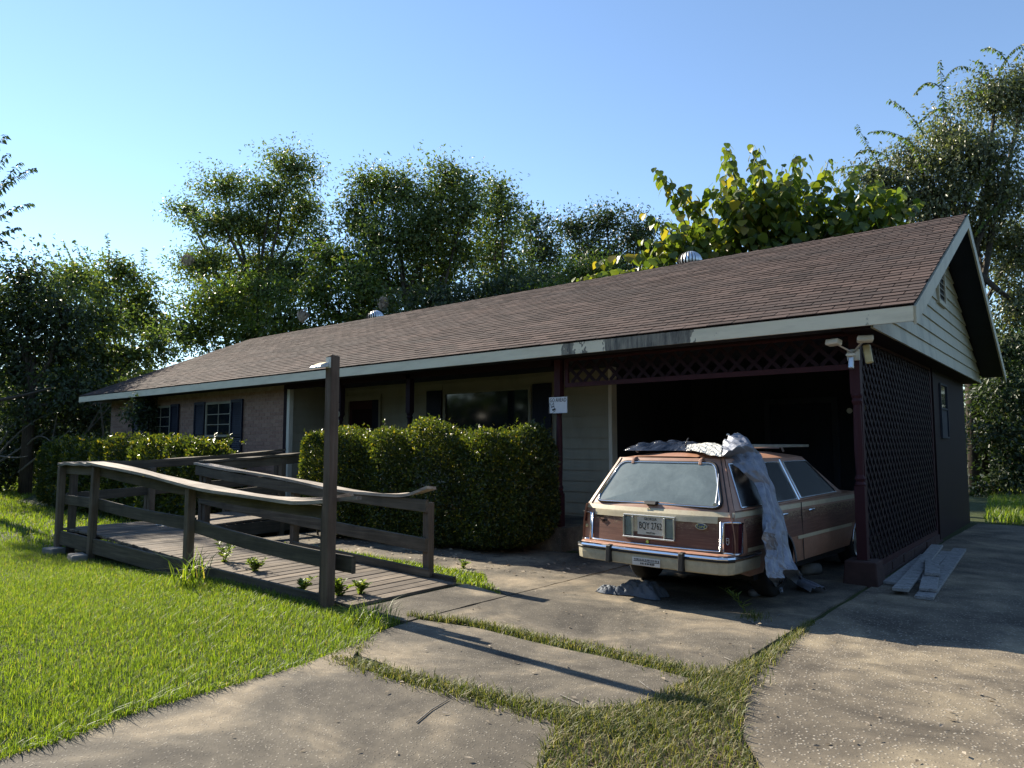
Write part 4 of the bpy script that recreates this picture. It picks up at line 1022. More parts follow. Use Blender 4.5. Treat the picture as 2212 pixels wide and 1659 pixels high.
n = len(el); b.add([(o[0]+u, o[1], o[2]+w) for u, w in el]+[(o[0]+u, o[1]+.01, o[2]+w) for u, w in el], [tuple(range(n)), tuple(range(2*n-1, n-1, -1))]+[(i, (i+1) % n, n+(i+1) % n, n+i) for i in range(n)]); em = b.build('oval_badge', 'alum', gate)
b = L(); b.add([(o[0]+u*.86, o[1]-.002, o[2]+w*.80) for u, w in el]+[(o[0]+u*.86, o[1]+.002, o[2]+w*.80) for u, w in el], [tuple(range(n)), tuple(range(2*n-1, n-1, -1))]+[(i, (i+1) % n, n+(i+1) % n, n+i) for i in range(n)]); b.build('badge_field', 'blue_enamel', em)
t_ = text_mesh('badge_lettering', 'Ford', .042, 'chrome', em, (o[0], o[1]-.004, o[2]), (math.pi/2, 0, 0), .0008)
q = rpt(-.585, .735, .016); text_mesh('badge_lettering', 'Escort', .036, 'ink', gate, q, (math.pi/2, 0, 0), .003)
q = rpt(-.53, .70, .012); text_mesh('badge_lettering', 'Squire', .032, 'ink', gate, q, (math.pi/2, 0, 0), .003)
b = L(); q = rpt(-.02, .542, .006); b.tube([(q[0], q[1], q[2]), (q[0], q[1]-.012, q[2])], .016, 12); b.build('gate_lock', 'chrome', gate)
b = L(); q = rpt(-.02, .825, .014); b.tube([(q[0]+.018*math.cos(a), q[1], q[2]+.018*math.sin(a)) for a in np.linspace(.8, 5.4, 10)], .004, 5); b.build('ring_pull', 'chrome', gate)
# tail lights wrap the corners; the left one has lost its lens
def corner_loop(s0, s1, w0, w1, off, mat, name, parent, sg_):
    b = L(); P = []
    path = [(.672, 0), (.71, 0), (.745, 0)]
    for i in range(5):
        w = w0+(w1-w0)*i/4; row = []
        for t in np.linspace(0, 1, 10):
            s = s0+(s1-s0)*t
            if s < .10: u = .69+s; vv = rv(u, w); nx, ny = .15+.5*s/.10, -1.0
            else: u = .79; vv = rv(.79, w)+(s-.10); nx, ny = 1.0, -.1
            l_ = math.hypot(nx, ny); row.append((sg_*(u+off*nx/l_), vv+off*ny/l_, w))
        P.append(row)
    b.grid(P); return b.build(name, mat, parent, smooth=True)
tr = corner_loop(.0, .19, .505, .755, .014, 'tail_lens', 'tail_light', car, 1)
def frame_corner(sg_, parent):
    b = L(); 
    pts = []
    for (s, w) in [(0, .505), (0, .755), (.05, .76), (.10, .76), (.19, .755), (.19, .505), (.10, .50), (.0, .505)]:
        if s < .10: u = .69+s; vv = rv(u, w)-.016
        else: u = .79; vv = rv(.79, w)+(s-.10); u = .806
        pts.append((sg_*u, vv, w))
    b.tube(pts, .010, 6); return b.build('light_trim', 'chrome', parent, smooth=True)
frame_corner(1, tr)
b = L(); o = rpt(.73, .60, .022)
for a, c in (((-.012, .03), (.012, .03)), ((-.012, .03), (-.012, -.01)), ((.012, .03), (.012, -.01)), ((-.012, -.01), (0, -.025)), ((.012, -.01), (0, -.025)), ((-.01, .012), (.01, .012))): b.tube([(o[0]+a[0], o[1], o[2]+a[1]), (o[0]+c[0], o[1], o[2]+c[1])], .0022, 4)
b.build('crest', 'alum', tr)
tl = corner_loop(.0, .19, .505, .755, -.028, 'white_debris', 'tail_light', car, -1); tl['label'] = 'broken tail light without its lens'
frame_corner(-1, tl)
b = L(); b.lathe((-.755, rv(.75, .63)+.0, .625), [(.0, -.016), (.014, -.01), (.017, 0), (.012, .014), (0, .018)], 10); b.build('bulb', 'yellowed_plastic', tl, smooth=True)
corner_loop(.06, .19, .67, .75, .010, 'tail_lens', 'lens_fragment', tl, -1)
# bumper
def sweep(path, prof, name, mat, parent):
    b = L(); P = []; m = len(path)
    for i, p in enumerate(path):
        d = Vector((path[min(i+1, m-1)][0]-path[max(i-1, 0)][0], path[min(i+1, m-1)][1]-path[max(i-1, 0)][1])).normalized(); nx, ny = d.y, -d.x
        P.append([(p[0]+nx*o, p[1]+ny*o, w) for o, w in prof+[prof[0]]])
    b.grid(P); k = len(prof); b.add(P[0][:k], [tuple(range(k))]); b.add(P[-1][:k], [tuple(range(k))]); return b.build(name, mat, parent, smooth=False)
bp = [(-.80, .62), (-.805, .25), (-.795, .12), (-.765, .06), (-.70, .025), (-.45, .005), (-.2, -.002), (0, -.004), (.2, -.002), (.45, .005), (.70, .025), (.765, .06), (.795, .12), (.805, .25), (.80, .62)]
bump_ = sweep(bp, [(-.06, .335), (-.012, .335), (.0, .345), (.006, .40), (.006, .44), (-.06, .44)], 'rear_bumper', 'bumper_cream', car)
sweep(bp[2:-2], [(-.01, .4405), (.014, .4405), (.016, .452), (.010, .458), (-.01, .458)], 'rub_strip', 'black_rubber', bump_)
sweep(bp, [(-.06, .459), (.012, .459), (.018, .468), (.012, .482), (-.01, .488), (-.06, .486)], 'bumper_trim', 'chrome', bump_)
sweep([(p[0]*.985, p[1]+.03) for p in bp[1:-1]], [(-.10, .488), (.01, .489), (.0, .496), (-.10, .502)], 'bumper_step', 'copper_paint', bump_)
for u in (-.37, .38):
    b = L(); b.hexa([(u-.026, -.045, .335), (u+.026, -.045, .335), (u+.026, .02, .335), (u-.026, .02, .335)], [(u-.026, -.03, .492), (u+.026, -.03, .492), (u+.026, .03, .497), (u-.026, .03, .497)]); b.build('bumper_guard', 'black_rubber', bump_, bevel=.008)
b = L(); b.box(-.115, .17, -.0145, -.0105, .343, .412); stk = b.build('bumper_sticker', 'sticker', bump_)
b = L()
for i in range(16):
    x = -.095+i*.0165; b.box(x, x+random.uniform(.005, .011), -.0165, -.0148, .388-i*.0002, .402); 
    if 3 < i < 13: b.box(x, x+random.uniform(.006, .011), -.0165, -.0148, .353, .369)
b.tube([(-.1, -.016, .379), (.0, -.016, .384), (.08, -.016, .376), (.165, -.016, .380)], .0025, 4); b.build('sticker_print', 'under_dark', stk)
# wheels
for vc in WH:
    for sg_ in (1, -1):
        x = sg_*.66; b = L(); prof = [(.17, -.085), (.255, -.085), (.275, -.06), (.28, 0), (.275, .06), (.255, .085), (.17, .085)]; n = 28; P = []
        for r_, o in prof: P.append([(x+o, vc+r_*math.cos(2*math.pi*j/n), .275+r_*math.sin(2*math.pi*j/n)) for j in range(n+1)])
        b.grid(P); wl_ = b.build('wheel', 'tyre', car, smooth=True)
        b = L(); P = []
        for r_, o in [(.0, .055), (.05, .06), (.10, .045), (.165, .06), (.178, .088)]: P.append([(x+sg_*o, vc+r_*math.cos(2*math.pi*j/n), .275+r_*math.sin(2*math.pi*j/n)) for j in range(n+1)])
        b.grid(P); b.build('rim', 'alum', wl_, smooth=True)
# roof rack with a long side rail
b = L()
for u in (-.45, .45): b.tube([(u, .62, 1.345), (u, .66, 1.39), (u, 2.05, 1.40), (u, 2.1, 1.35)], .012, 6)
rk = b.build('roof_rack', 'alum', car)
for v in (.66, 1.35, 2.0):
    b = L(); b.tube([(-.45, v, 1.388), (.45, v, 1.388)], .011, 6); b.build('cross_bar', 'chrome', rk)
b = L(); b.box(.452, .50, .9, 2.72, 1.392, 1.425); b.build('long_rail', 'alum', rk, bevel=.004)
b = L(); b.tube([(-.1, 2.0, 1.40), (-.115, 2.0, 1.52)], .006, 5); b.tube([(-.115, 2.0, 1.52), (-.135, 1.98, 1.535)], .014, 6); b.build('rack_hook', 'white_plastic', rk)
# ---- loose plastic and the tarpaulin
def crumple(name, c, rx, ry, rz_, mat, amp, seed, nu=40, nv=30, **k):
    r2 = np.random.default_rng(seed); b = MB(); P = []
    ph = r2.uniform(0, 6.28, (8, 3)); fr = r2.uniform(2.2, 9, (8, 2))
    for i in range(nv+1):
        row = []
        for j in range(nu+1):
            u = -1+2*j/nu; v = -1+2*i/nv; r_ = math.hypot(u, v)
            e = max(0, 1-max(abs(u), abs(v))**3)
            h = sum(abs(math.sin(fr[q, 0]*u+ph[q, 0]+1.5*math.sin(fr[q, 1]*v+ph[q, 1])))*(1.0/(1+q*.35)) for q in range(8))/3.2
            row.append((c[0]+u*rx*(1+.12*math.sin(5*v+seed)), c[1]+v*ry*(1+.15*math.sin(4*u+seed)), c[2]+.006+e*rz_*(.35+amp*h)+r2.uniform(0, .004)))
        P.append(row)
    b.grid(P); return b.build(name, mat, smooth=False, solid=.003, **k)
crumple('plastic_sheet', (-3.34, 6.62, 1.352), .46, .32, .065, 'black_plastic', 1.1, 3, label='crumpled black plastic sheet lying on the wagon roof rack', cat='plastic sheet')
crumple('cloth_bundle', (-3.42, 6.08, 0), .22, .13, .10, 'cloth_blue', 1.0, 5, label='crumpled blue-grey cloth on the ground under the rear bumper', cat='cloth')
crumple('cloth_scrap', (-3.72, 5.98, 0), .12, .07, .05, 'cloth_blue', 1.0, 8, label='small scrap of pale cloth beside the crumpled bundle', cat='cloth')
def cloth(name, secs, mat, n=36, m=14, amp=.012, seed=1, fold=5.0, **k):
    """secs: (left point, right point, bulge) along the length"""
    r2 = np.random.default_rng(seed); A = np.array([s[0] for s in secs], float); B = np.array([s[1] for s in secs], float); G = np.array([s[2] for s in secs], float)
    t = np.linspace(0, 1, len(secs)); T = np.linspace(0, 1, n); P = []
    ph = r2.uniform(0, 6.28, 6)
    for i, tt in enumerate(T):
        a = np.array([np.interp(tt, t, A[:, c]) for c in range(3)]); c_ = np.array([np.interp(tt, t, B[:, c]) for c in range(3)]); g = np.array([np.interp(tt, t, G[:, c]) for c in range(3)])
        row = []
        for j in range(m+1):
            s = j/m; p = a+(c_-a)*s+g*4*s*(1-s)
            wv = abs(math.sin(s*fold*math.pi+ph[0]+2.2*math.sin(tt*5+ph[1])))*amp*2.2+abs(math.sin(tt*17+s*9+ph[2]))*amp+abs(math.sin(tt*31-s*21+ph[3]))*amp*.6
            gd = g/max(np.linalg.norm(g), 1e-6); row.append(tuple(p+gd*wv+r2.normal(0, amp*.08, 3)))
        P.append(row)
    b = MB(); b.grid(P); return b.build(name, mat, smooth=False, solid=.003, **k)
def T(x, y, X): return tuple(xp(*z4(x, y), X))
def G_(x, y, z=.01): return tuple(gr(*z4(x, y), z))
def Yq(x, y, Y): return tuple(yp(*z4(x, y), Y))
out = (.02, -.005, .0); upb = (.01, -.02, .03)
cloth('tarpaulin', [(Yq(1325, 290, 6.45), Yq(1480, 158, 6.75), (0, -.02, .03)), (Yq(1330, 335, 6.20), Yq(1560, 190, 6.85), (.02, -.04, .04)), (Yq(1345, 345, 6.14), Yq(1620, 290, 6.75), (.04, -.05, .06)), (T(1365, 365, -2.70), T(1655, 345, -2.53), (.05, -.03, .05)), (T(1410, 410, -2.62), T(1665, 370, -2.50), (.05, -.02, .03)),
    (T(1500, 480, -2.52), T(1705, 480, -2.44), (.04, -.01, .02)), (T(1610, 555, -2.44), T(1745, 610, -2.38), (.03, 0, .01)), (T(1650, 680, -2.37), T(1775, 690, -2.35), out), (T(1660, 800, -2.34), T(1810, 800, -2.33), (.05, -.01, 0)),
    (T(1665, 940, -2.31), T(1845, 940, -2.29), (.06, -.01, 0)), (T(1680, 1080, -2.28), T(1870, 1080, -2.26), (.06, -.01, 0)), (T(1690, 1200, -2.26), T(1900, 1200, -2.2), (.06, 0, 0)), (T(1760, 1300, -2.22), T(1950, 1300, -2.1), (.05, 0, .02)), (G_(1960, 1410, .03), G_(2020, 1370, .03), (0, -.02, .04)), (G_(2080, 1465), G_(2212, 1455), (0, -.01, .03))],
    'tarp_silver', 60, 16, .013, 2, 4.0, label='torn silver tarpaulin hanging off the wagon roof down its side', cat='tarpaulin')
cloth('tarpaulin', [(T(1690, 860, -2.27), T(1760, 850, -2.26), out), (T(1660, 960, -2.255), T(1755, 980, -2.25), out), (T(1680, 1100, -2.25), T(1790, 1100, -2.24), out), (T(1665, 1230, -2.23), T(1800, 1230, -2.2), out), (T(1690, 1330, -2.2), T(1830, 1330, -2.15), out), (G_(1800, 1430, .06), G_(1850, 1400, .06), (0, 0, .02)), (G_(1828, 1490), G_(1850, 1484), (0, 0, .01))],
    'tarp_silver', 40, 10, .012, 6, 3.0, label='narrow frayed strip of tarpaulin trailing to the concrete behind the rear wheel', cat='tarpaulin')
cloth('tarp_scrap', [(Yq(1048, 285, 6.19), Yq(1062, 250, 6.45), (0, 0, .01)), (Yq(1150, 300, 6.165), Yq(1150, 235, 6.5), (0, -.02, .02)), (Yq(1250, 328, 6.155), Yq(1280, 225, 6.5), (0, -.02, .02)), (Yq(1345, 345, 6.15), Yq(1360, 260, 6.4), (0, -.02, .02))], 'tarp_white', 24, 10, .007, 4, 3.0, label='white crinkled sheet over the edge of the wagon roof', cat='sheet')
b = MB(); pts = [T(1075, 275, -3.06), T(1040, 235, -3.08), T(1060, 185, -3.08), T(1068, 180, -3.08)]; b.tube(pts, .006, 6); b.build('hose_loop', 'black_rubber', label='black curled cord sticking up from the wagon roof', cat='cord')
b = MB(); a_, c_ = G_(1580, 1465, .03), G_(1780, 1440, .03); b.tube([a_, c_], [.034, .03], 10); b.build('fabric_roll', 'tarp_silver', smooth=True, label='short grey roll lying on the shaded concrete by the tarpaulin end', cat='roll')
b = MB(); a_, c_ = G_(1990, 1265, .06), G_(2150, 1260, .06); b.tube([a_, c_], [.065, .06], 14); b.build('plastic_bucket', 'cb_block', smooth=True, label='grey bucket lying on its side in the carport shade', cat='bucket')

# ================================================================== NEIGHBOUR'S HOUSE
nb = empty('neighbour_house', tuple(dp(-60, 1010, 40)[:2])+(-.2,), 'pale sided neighbouring house glimpsed behind the tangled shrub', 'house')
nx, ny = nb.location.x, nb.location.y
b = MB(); b.box(nx-9, nx+3.6, ny, ny+8, -.3, 3.0); nwl = b.build('wall', 'siding_porch', nb)
for k in range(14):
    b = MB(); z = .05+k*.2; b.hexa([(nx-9, ny-.03, z), (nx+3.6, ny-.03, z), (nx+3.6, ny-.001, z), (nx-9, ny-.001, z)], [(nx-9, ny-.006, z+.2), (nx+3.6, ny-.006, z+.2), (nx+3.6, ny-.001, z+.2), (nx-9, ny-.001, z+.2)]); b.build('siding_board', 'siding_porch', nwl)
b = MB(); b.hexa([(nx-9.6, ny-.7, 2.95), (nx+4.2, ny-.7, 2.95), (nx+4.2, ny+4, 5.0), (nx-9.6, ny+4, 5.0)], [(nx-9.6, ny-.7, 3.1), (nx+4.2, ny-.7, 3.1), (nx+4.2, ny+4, 5.15), (nx-9.6, ny+4, 5.15)])
b.hexa([(nx-9.6, ny+4.001, 5.0), (nx+4.2, ny+4.001, 5.0), (nx+4.2, ny+8.7, 2.95), (nx-9.6, ny+8.7, 2.95)], [(nx-9.6, ny+4.001, 5.15), (nx+4.2, ny+4.001, 5.15), (nx+4.2, ny+8.7, 3.1), (nx-9.6, ny+8.7, 3.1)]); b.build('roof', 'shingle', nb)
b = MB(); b.box(nx-9.6, nx+4.2, ny-.725, ny-.701, 2.9, 3.09); b.build('fascia', 'siding', nb)
b = MB(); b.box(nx+.8, nx+1.9, ny-.06, ny-.031, 1.0, 2.3); nwn = b.build('window', 'trim_white', nb); b = MB(); b.box(nx+.88, nx+1.82, ny-.075, ny-.061, 1.08, 2.22); b.build('pane', 'window_glass', nwn)

# ================================================================== TREES
PXF = FPX
def tree(name, D, blobs, mat, label, leafL=.2, k=2.6, clump=.42, trunk_r=.16, droop=.35, group=None, bark='bark', base=None, aspect=.42, dz=1.0, twig=True, gap=0.0, core=1.1):
    """blobs: (px, py, rx, ry) of crown masses seen from the camera, at forward depth D (+ optional depth offset)"""
    B = []
    for q in blobs:
        px, py, rx, ry = q[:4]; dd = D+(q[4] if len(q) > 4 else rng.uniform(-.05, .05)*D*.6)
        B.append((np.array(dp(px, py, dd)), rx/PXF*dd, ry/PXF*dd))
    cen = np.mean([c for c, _, _ in B], axis=0)
    base = np.array([cen[0], cen[1], gzl(cen[0], cen[1])]) if base is None else np.array(base)
    root = empty(name, tuple(base), label, 'tree', group)
    Ps = []; Ns = []; tips = []
    fwd = np.array([-math.sin(YAW), math.cos(YAW), 0]); rgt = _rt
    for c, rx, ry in B:
        area = math.pi*rx*ry; rd = max(.7*(rx+ry)/2, .5)*dz
        nl = int(k*area/(leafL*leafL*aspect*.5)); nc = max(5, int(nl/55*(1-gap)))
        U = unit(rng.normal(0, 1, (nc, 3)))*(rng.uniform(0, 1, (nc, 1))**.42)
        # uneven outline: clumps pushed in and out
        U *= (1+.16*np.sin(U[:, :1]*5+c[0])+rng.normal(0, .08, (nc, 1)))
        CC = c+rgt*(U[:, :1]*rx)+fwd*(U[:, 1:2]*rd)+np.array([0, 0, 1.0])*(U[:, 2:3]*ry)
        tips.append((c, CC))
        m = max(12, int(nl/nc)); cs = clump*rng.uniform(.55, 1.25, (nc, 1, 1))
        off = np.clip(rng.normal(0, 1, (nc, m, 3)), -1.7, 1.7)*cs*np.array([1, 1, .62]); Pn = (CC[:, None]+off).reshape(-1, 3); Ps.append(Pn)
        Ns.append((off/(cs+1e-6)).reshape(-1, 3)*.5+(U/1.0)[:, None].repeat(m, 1).reshape(-1, 3)*.4)
    P = np.concatenate(Ps); O = np.concatenate(Ns); P[:, 2] = np.maximum(P[:, 2], base[2]+.05)
    ax = unit(O*.5+rng.normal(0, .6, P.shape)+np.array([0, 0, -droop])); nr = unit(rng.normal(0, .45, P.shape)+O*1.3+np.array([0, 0, .45]))
    Ls = leafL*rng.uniform(.6, 1.35, len(P)); V, F = leaf_arrays(P, ax, nr, Ls, Ls*aspect*1.15)
    if core:
        Pc = []
        for c, rx, ry in B:
            nq = int(core*math.pi*rx*ry/(leafL*leafL*1.6)); U = unit(rng.normal(0, 1, (nq, 3)))*(rng.uniform(0, 1, (nq, 1))**.45)*.72; Pc.append(c+rgt*(U[:, :1]*rx)+fwd*(U[:, 1:2]*.5*(rx+ry)/2)+np.array([0, 0, 1.0])*(U[:, 2:3]*ry))
        Pc = np.concatenate(Pc); Pc[:, 2] = np.maximum(Pc[:, 2], base[2]+.05); Lc = leafL*rng.uniform(1.2, 2.0, len(Pc))
        V2, F2 = leaf_arrays(Pc, rng.normal(0, 1, Pc.shape), rng.normal(0, 1, Pc.shape), Lc, Lc*.6); F = np.concatenate([F, F2+len(V)]); V = np.concatenate([V, V2])
    np_mesh('crown', V, F, mat, root, loc=tuple(base))
    tm = MB(); top = max(c[2] for c, _, _ in B); hx = cen[:2]-base[:2]
    tp = [base+np.array([0, 0, -.2]), base+np.array([hx[0]*.3, hx[1]*.3, (top-base[2])*.35]), np.array([cen[0], cen[1], base[2]+(top-base[2])*.65])]
    tm.tube(tp, [trunk_r*1.25, trunk_r, trunk_r*.6], 9); tm.build('trunk', bark, root, smooth=True)
    lm = MB()
    for c, CC in tips:
        s = tp[1]+(tp[2]-tp[1])*random.uniform(.0, .95); mid = (s+c)/2+np.array([random.uniform(-.3, .3), random.uniform(-.3, .3), -.25])
        lm.tube([s, mid, c], [trunk_r*.48, trunk_r*.33, trunk_r*.2], 6, cap=False)
        if twig:
            sel = rng.permutation(len(CC))[:22]
            for i in sel:
                q = CC[i]; lm.tube([c, (c+q)/2+rng.normal(0, .1, 3), q], [trunk_r*.15, trunk_r*.09, .008], 4, cap=False)
    lm.build('limbs', bark, root, kind='stuff')
    return root
GB = 'trees behind the house'
tree('hickory_tree', 36, [(628, 365, 58, 58), (585, 420, 60, 45), (480, 405, 72, 36), (402, 452, 42, 24), (660, 450, 42, 70), (560, 500, 110, 50), (480, 480, 70, 40), (690, 530, 30, 50), (560, 590, 140, 60), (430, 570, 55, 40), (640, 600, 70, 60), (520, 660, 120, 60)], 'leaf_mid', 'tallest tree behind the roof, airy crown with sky showing between its boughs', .17, 2.9, .5, .24, group=GB)
tree('pecan_tree', 31, [(795, 400, 38, 40), (850, 410, 66, 55), (770, 470, 45, 55), (968, 395, 68, 48), (930, 460, 70, 60), (1005, 450, 40, 60), (860, 520, 120, 70), (980, 540, 80, 70), (780, 580, 60, 70), (900, 620, 150, 60)], 'leaf_mid', 'broad twin-topped leafy tree behind the middle of the roof', .165, 3.4, .45, .2, group=GB)
tree('pecan_tree', 32, [(1078, 420, 36, 40), (1085, 470, 44, 45), (1070, 540, 56, 60), (1090, 610, 70, 60)], 'leaf_mid', 'slim tree with a single pointed top beside the broad twin-topped tree', .165, 3.4, .45, .16, group=GB)
tree('oak_tree', 38, [(1145, 480, 34, 38), (1170, 545, 55, 60), (1150, 610, 70, 50)], 'leaf_dark', 'small dark rounded tree between the slim tree and the far oaks', .2, 2.8, .5, .16, group=GB)
tree('oak_tree', 46, [(1235, 495, 50, 36), (1310, 480, 60, 36), (1385, 500, 55, 40), (1300, 550, 110, 50), (1410, 560, 60, 50), (1260, 610, 120, 50), (1380, 620, 90, 50)], 'leaf_dark', 'low dark oaks standing farthest off, next to the large-leaved tree', .22, 2.7, .6, .25, group=GB)
tree('plum_tree', 30, [(555, 630, 70, 42), (475, 660, 80, 50), (415, 715, 60, 55), (610, 690, 70, 50), (520, 730, 120, 50), (650, 735, 60, 40)], 'leaf_bright', 'bushy light green tree below the tallest tree, above the brick end', .17, 2.9, .4, .12, group=GB)
tree('plum_tree', 29, [(725, 560, 48, 44), (695, 625, 58, 50), (780, 610, 48, 60), (740, 680, 90, 50), (820, 670, 60, 40)], 'leaf_bright', 'bright yellow-green bushy tree between the tallest tree and the twin-topped tree', .17, 2.9, .4, .12, group=GB)
tree('holly_tree', 27, [(960, 650, 110, 45), (1090, 640, 90, 40), (880, 690, 70, 30), (1180, 620, 50, 35)], 'leaf_dark', 'low dark evergreen just above the ridge behind the second roof turbine', .15, 2.9, .45, .12, group=GB)
tree('privet_tree', 24, [(1245, 590, 42, 35), (1300, 580, 40, 34), (1190, 625, 40, 20)], 'leaf_bright', 'small light green bush peeping over the ridge', .13, 2.8, .35, .08, group=GB)
tree('crape_myrtle', 32, [(262, 590, 55, 42), (300, 640, 52, 55), (210, 630, 55, 50), (330, 700, 50, 50), (240, 700, 80, 50)], 'leaf_mid', 'rounded tree beyond the brick end with upright sprouts on top', .19, 2.8, .42, .14, group='trees beside the brick end')
tree('dogwood_tree', 23, [(50, 605, 75, 60), (-20, 700, 70, 90), (60, 700, 90, 70), (130, 680, 70, 60), (120, 770, 100, 55), (30, 800, 80, 60), (150, 840, 80, 50), (60, 880, 80, 50)], 'leaf_dark', 'dark spreading tree with a low bare bough, beside the neighbouring house', .15, 2.5, .4, .16, group='trees beside the brick end')
tree('persimmon_tree', 25, [(220, 690, 70, 50), (200, 760, 90, 50), (290, 770, 70, 40), (340, 740, 45, 45), (180, 830, 80, 50), (270, 840, 60, 40), (230, 890, 60, 40), (160, 600, 60, 50), (110, 640, 60, 50)], 'leaf_mid', 'yellow-tinged small tree overhanging the low end of the roof', .15, 2.4, .38, .12, group='trees beside the brick end')
tree('wild_shrub', 24, [(120, 880, 90, 60), (200, 910, 60, 50), (60, 950, 80, 60), (230, 880, 40, 50), (20, 880, 60, 60), (130, 960, 90, 50), (0, 980, 60, 60), (30, 1015, 60, 45), (100, 1015, 60, 40), (170, 985, 60, 40), (-20, 1040, 50, 40)], 'leaf_dark', 'tangled dark shrub with bare pale stems at the end of the house', .12, 1.9, .35, .06, group='trees beside the brick end', bark='bark_pale')
tree('vine_covered_tree', 21, [(2150, 210, 75, 70), (2215, 200, 50, 90), (2048, 290, 50, 60), (2100, 330, 110, 70), (1985, 350, 85, 42), (1890, 375, 70, 30), (2160, 420, 100, 80), (2030, 420, 105, 60), (1940, 420, 80, 45), (2190, 540, 70, 90), (2110, 500, 70, 60), (2200, 660, 60, 90), (2020, 480, 60, 40)], 'leaf_grey', 'large grey-green vine-smothered tree beyond the carport gable', .115, 2.7, .34, .22, droop=.9, aspect=.42)
tree('privet_thicket', 20, [(2165, 760, 60, 60), (2180, 850, 60, 60), (2160, 930, 55, 60), (2190, 1010, 60, 60), (2150, 1050, 40, 40), (2240, 900, 60, 150), (2130, 860, 50, 60, 22), (2140, 980, 50, 60, 22), (2200, 780, 60, 60, 22)], 'leaf_dark', 'dense glossy thicket beside the far corner of the carport wall', .13, 3.3, .36, .08)

def shoot_pts(a, b, bend, n=14):
    a = np.array(a); b = np.array(b); t = np.linspace(0, 1, n)[:, None]; return a+(b-a)*t+np.array(bend)*(4*t*(1-t))
def shoots(root, specs, leafL, mat, name, aspect=.45, per=1.0, r0=.012, droop=.6, bark='bark'):
    m = MB(); Ps = []; As = []
    for pts in specs:
        m.tube(pts, list(np.linspace(r0, .003, len(pts))), 4, cap=False)
        seg = np.linalg.norm(np.diff(pts, axis=0), axis=1); Lt = seg.sum(); n = int(Lt/(leafL*.42)*per)
        s = np.concatenate([[0], np.cumsum(seg)]); q = np.linspace(.12*Lt, Lt, max(3, n)); C = np.stack([np.interp(q, s, pts[:, i]) for i in range(3)], 1)
        d = unit(np.gradient(C, axis=0)); sd = unit(np.cross(d, np.array([0, 0, 1.0]))+1e-3); sg = np.where(np.arange(len(q)) % 2, 1, -1)[:, None]
        Ps.append(C); As.append(sd*sg*.8+d*.35+np.array([0, 0, -droop])+rng.normal(0, .25, C.shape))
    P = np.concatenate(Ps); A = np.concatenate(As); Ls = leafL*rng.uniform(.7, 1.2, len(P))
    V, F = leaf_arrays(P, A, rng.normal(0, .5, P.shape)+np.array([0, 0, 1.0]), Ls, Ls*aspect); np_mesh(name, V, F, mat, root, loc=WLOC[root], kind='stuff')
    m.build('twigs', bark, root, kind='stuff')
# sprouts and vine tips that break the outlines
def find(lbl): return [o for o in bpy.data.objects if o.parent is None and o.get('label', '').startswith(lbl)][0]
D_ = 21; sp_ = []
for (a, b, bend) in (((1990, 330), (1880, 285), (0, 0, .25)), ((2000, 300), (1920, 215), (0, 0, .2)), ((2040, 260), (2030, 130), (0, 0, 0)), ((2035, 180), (2090, 145), (0, 0, .2)), ((2030, 190), (1975, 205), (0, 0, .25)), ((2080, 230), (2140, 195), (0, 0, .2)),
                     ((1900, 360), (1800, 370), (0, 0, .1)), ((1930, 350), (1850, 330), (0, 0, .2)), ((1905, 370), (1850, 270), (0, 0, .0)), ((2150, 170), (2212, 95), (0, 0, .2)), ((2140, 180), (2110, 130), (0, 0, .1)), ((2180, 140), (2125, 105), (0, 0, .2)), ((2190, 130), (2240, 90), (0, 0, .1)), ((2180, 330), (2095, 430), (0, 0, .2)), ((2200, 420), (2110, 500), (0, 0, .2)), ((2060, 240), (1990, 260), (0, 0, .2)), ((2000, 380), (1960, 300), (0, 0, .1))):
    sp_.append(shoot_pts(dp(*a, D_-1), dp(*b, D_-1.3), bend))
shoots(find('large grey-green vine'), sp_, .13, 'leaf_bright', 'vine_tips', .5, 2.0, .01, 1.0)
D_ = 31; sp_ = [shoot_pts(dp(*a, D_), dp(*b, D_), (0, 0, 0)) for a, b in (((200, 610), (160, 520)), ((215, 600), (180, 535)), ((235, 590), (232, 505)), ((150, 620), (95, 525)), ((180, 610), (135, 520)), ((310, 580), (312, 535)), ((250, 570), (255, 540)))]
shoots(find('rounded tree beyond'), sp_, .17, 'leaf_mid', 'sprouts', .5, 2.4, .012, .3)
# overhanging bough of a tree standing just outside the left edge
ob = tree('elm_tree', 19.5, [(-90, 420, 45, 60), (-80, 540, 50, 50), (-140, 480, 45, 90)], 'leaf_dark', 'elm with thin drooping leafy twigs reaching out into open sky', .15, 2.0, .35, .16)
sp_ = [shoot_pts(dp(*a, 19.5), dp(*b, 19.4), (0, 0, bd)) for a, b, bd in (((-60, 480), (78, 362), .25), ((-60, 500), (45, 350), .15), ((-60, 520), (68, 438), .2), ((-70, 560), (40, 490), .15), ((-60, 400), (12, 290), .1), ((-60, 440), (20, 330), .1), ((-50, 470), (10, 440), .1), ((-60, 540), (14, 520), .1))]
shoots(ob, sp_, .17, 'leaf_dark', 'hanging_twigs', .42, 2.6, .014, .9)
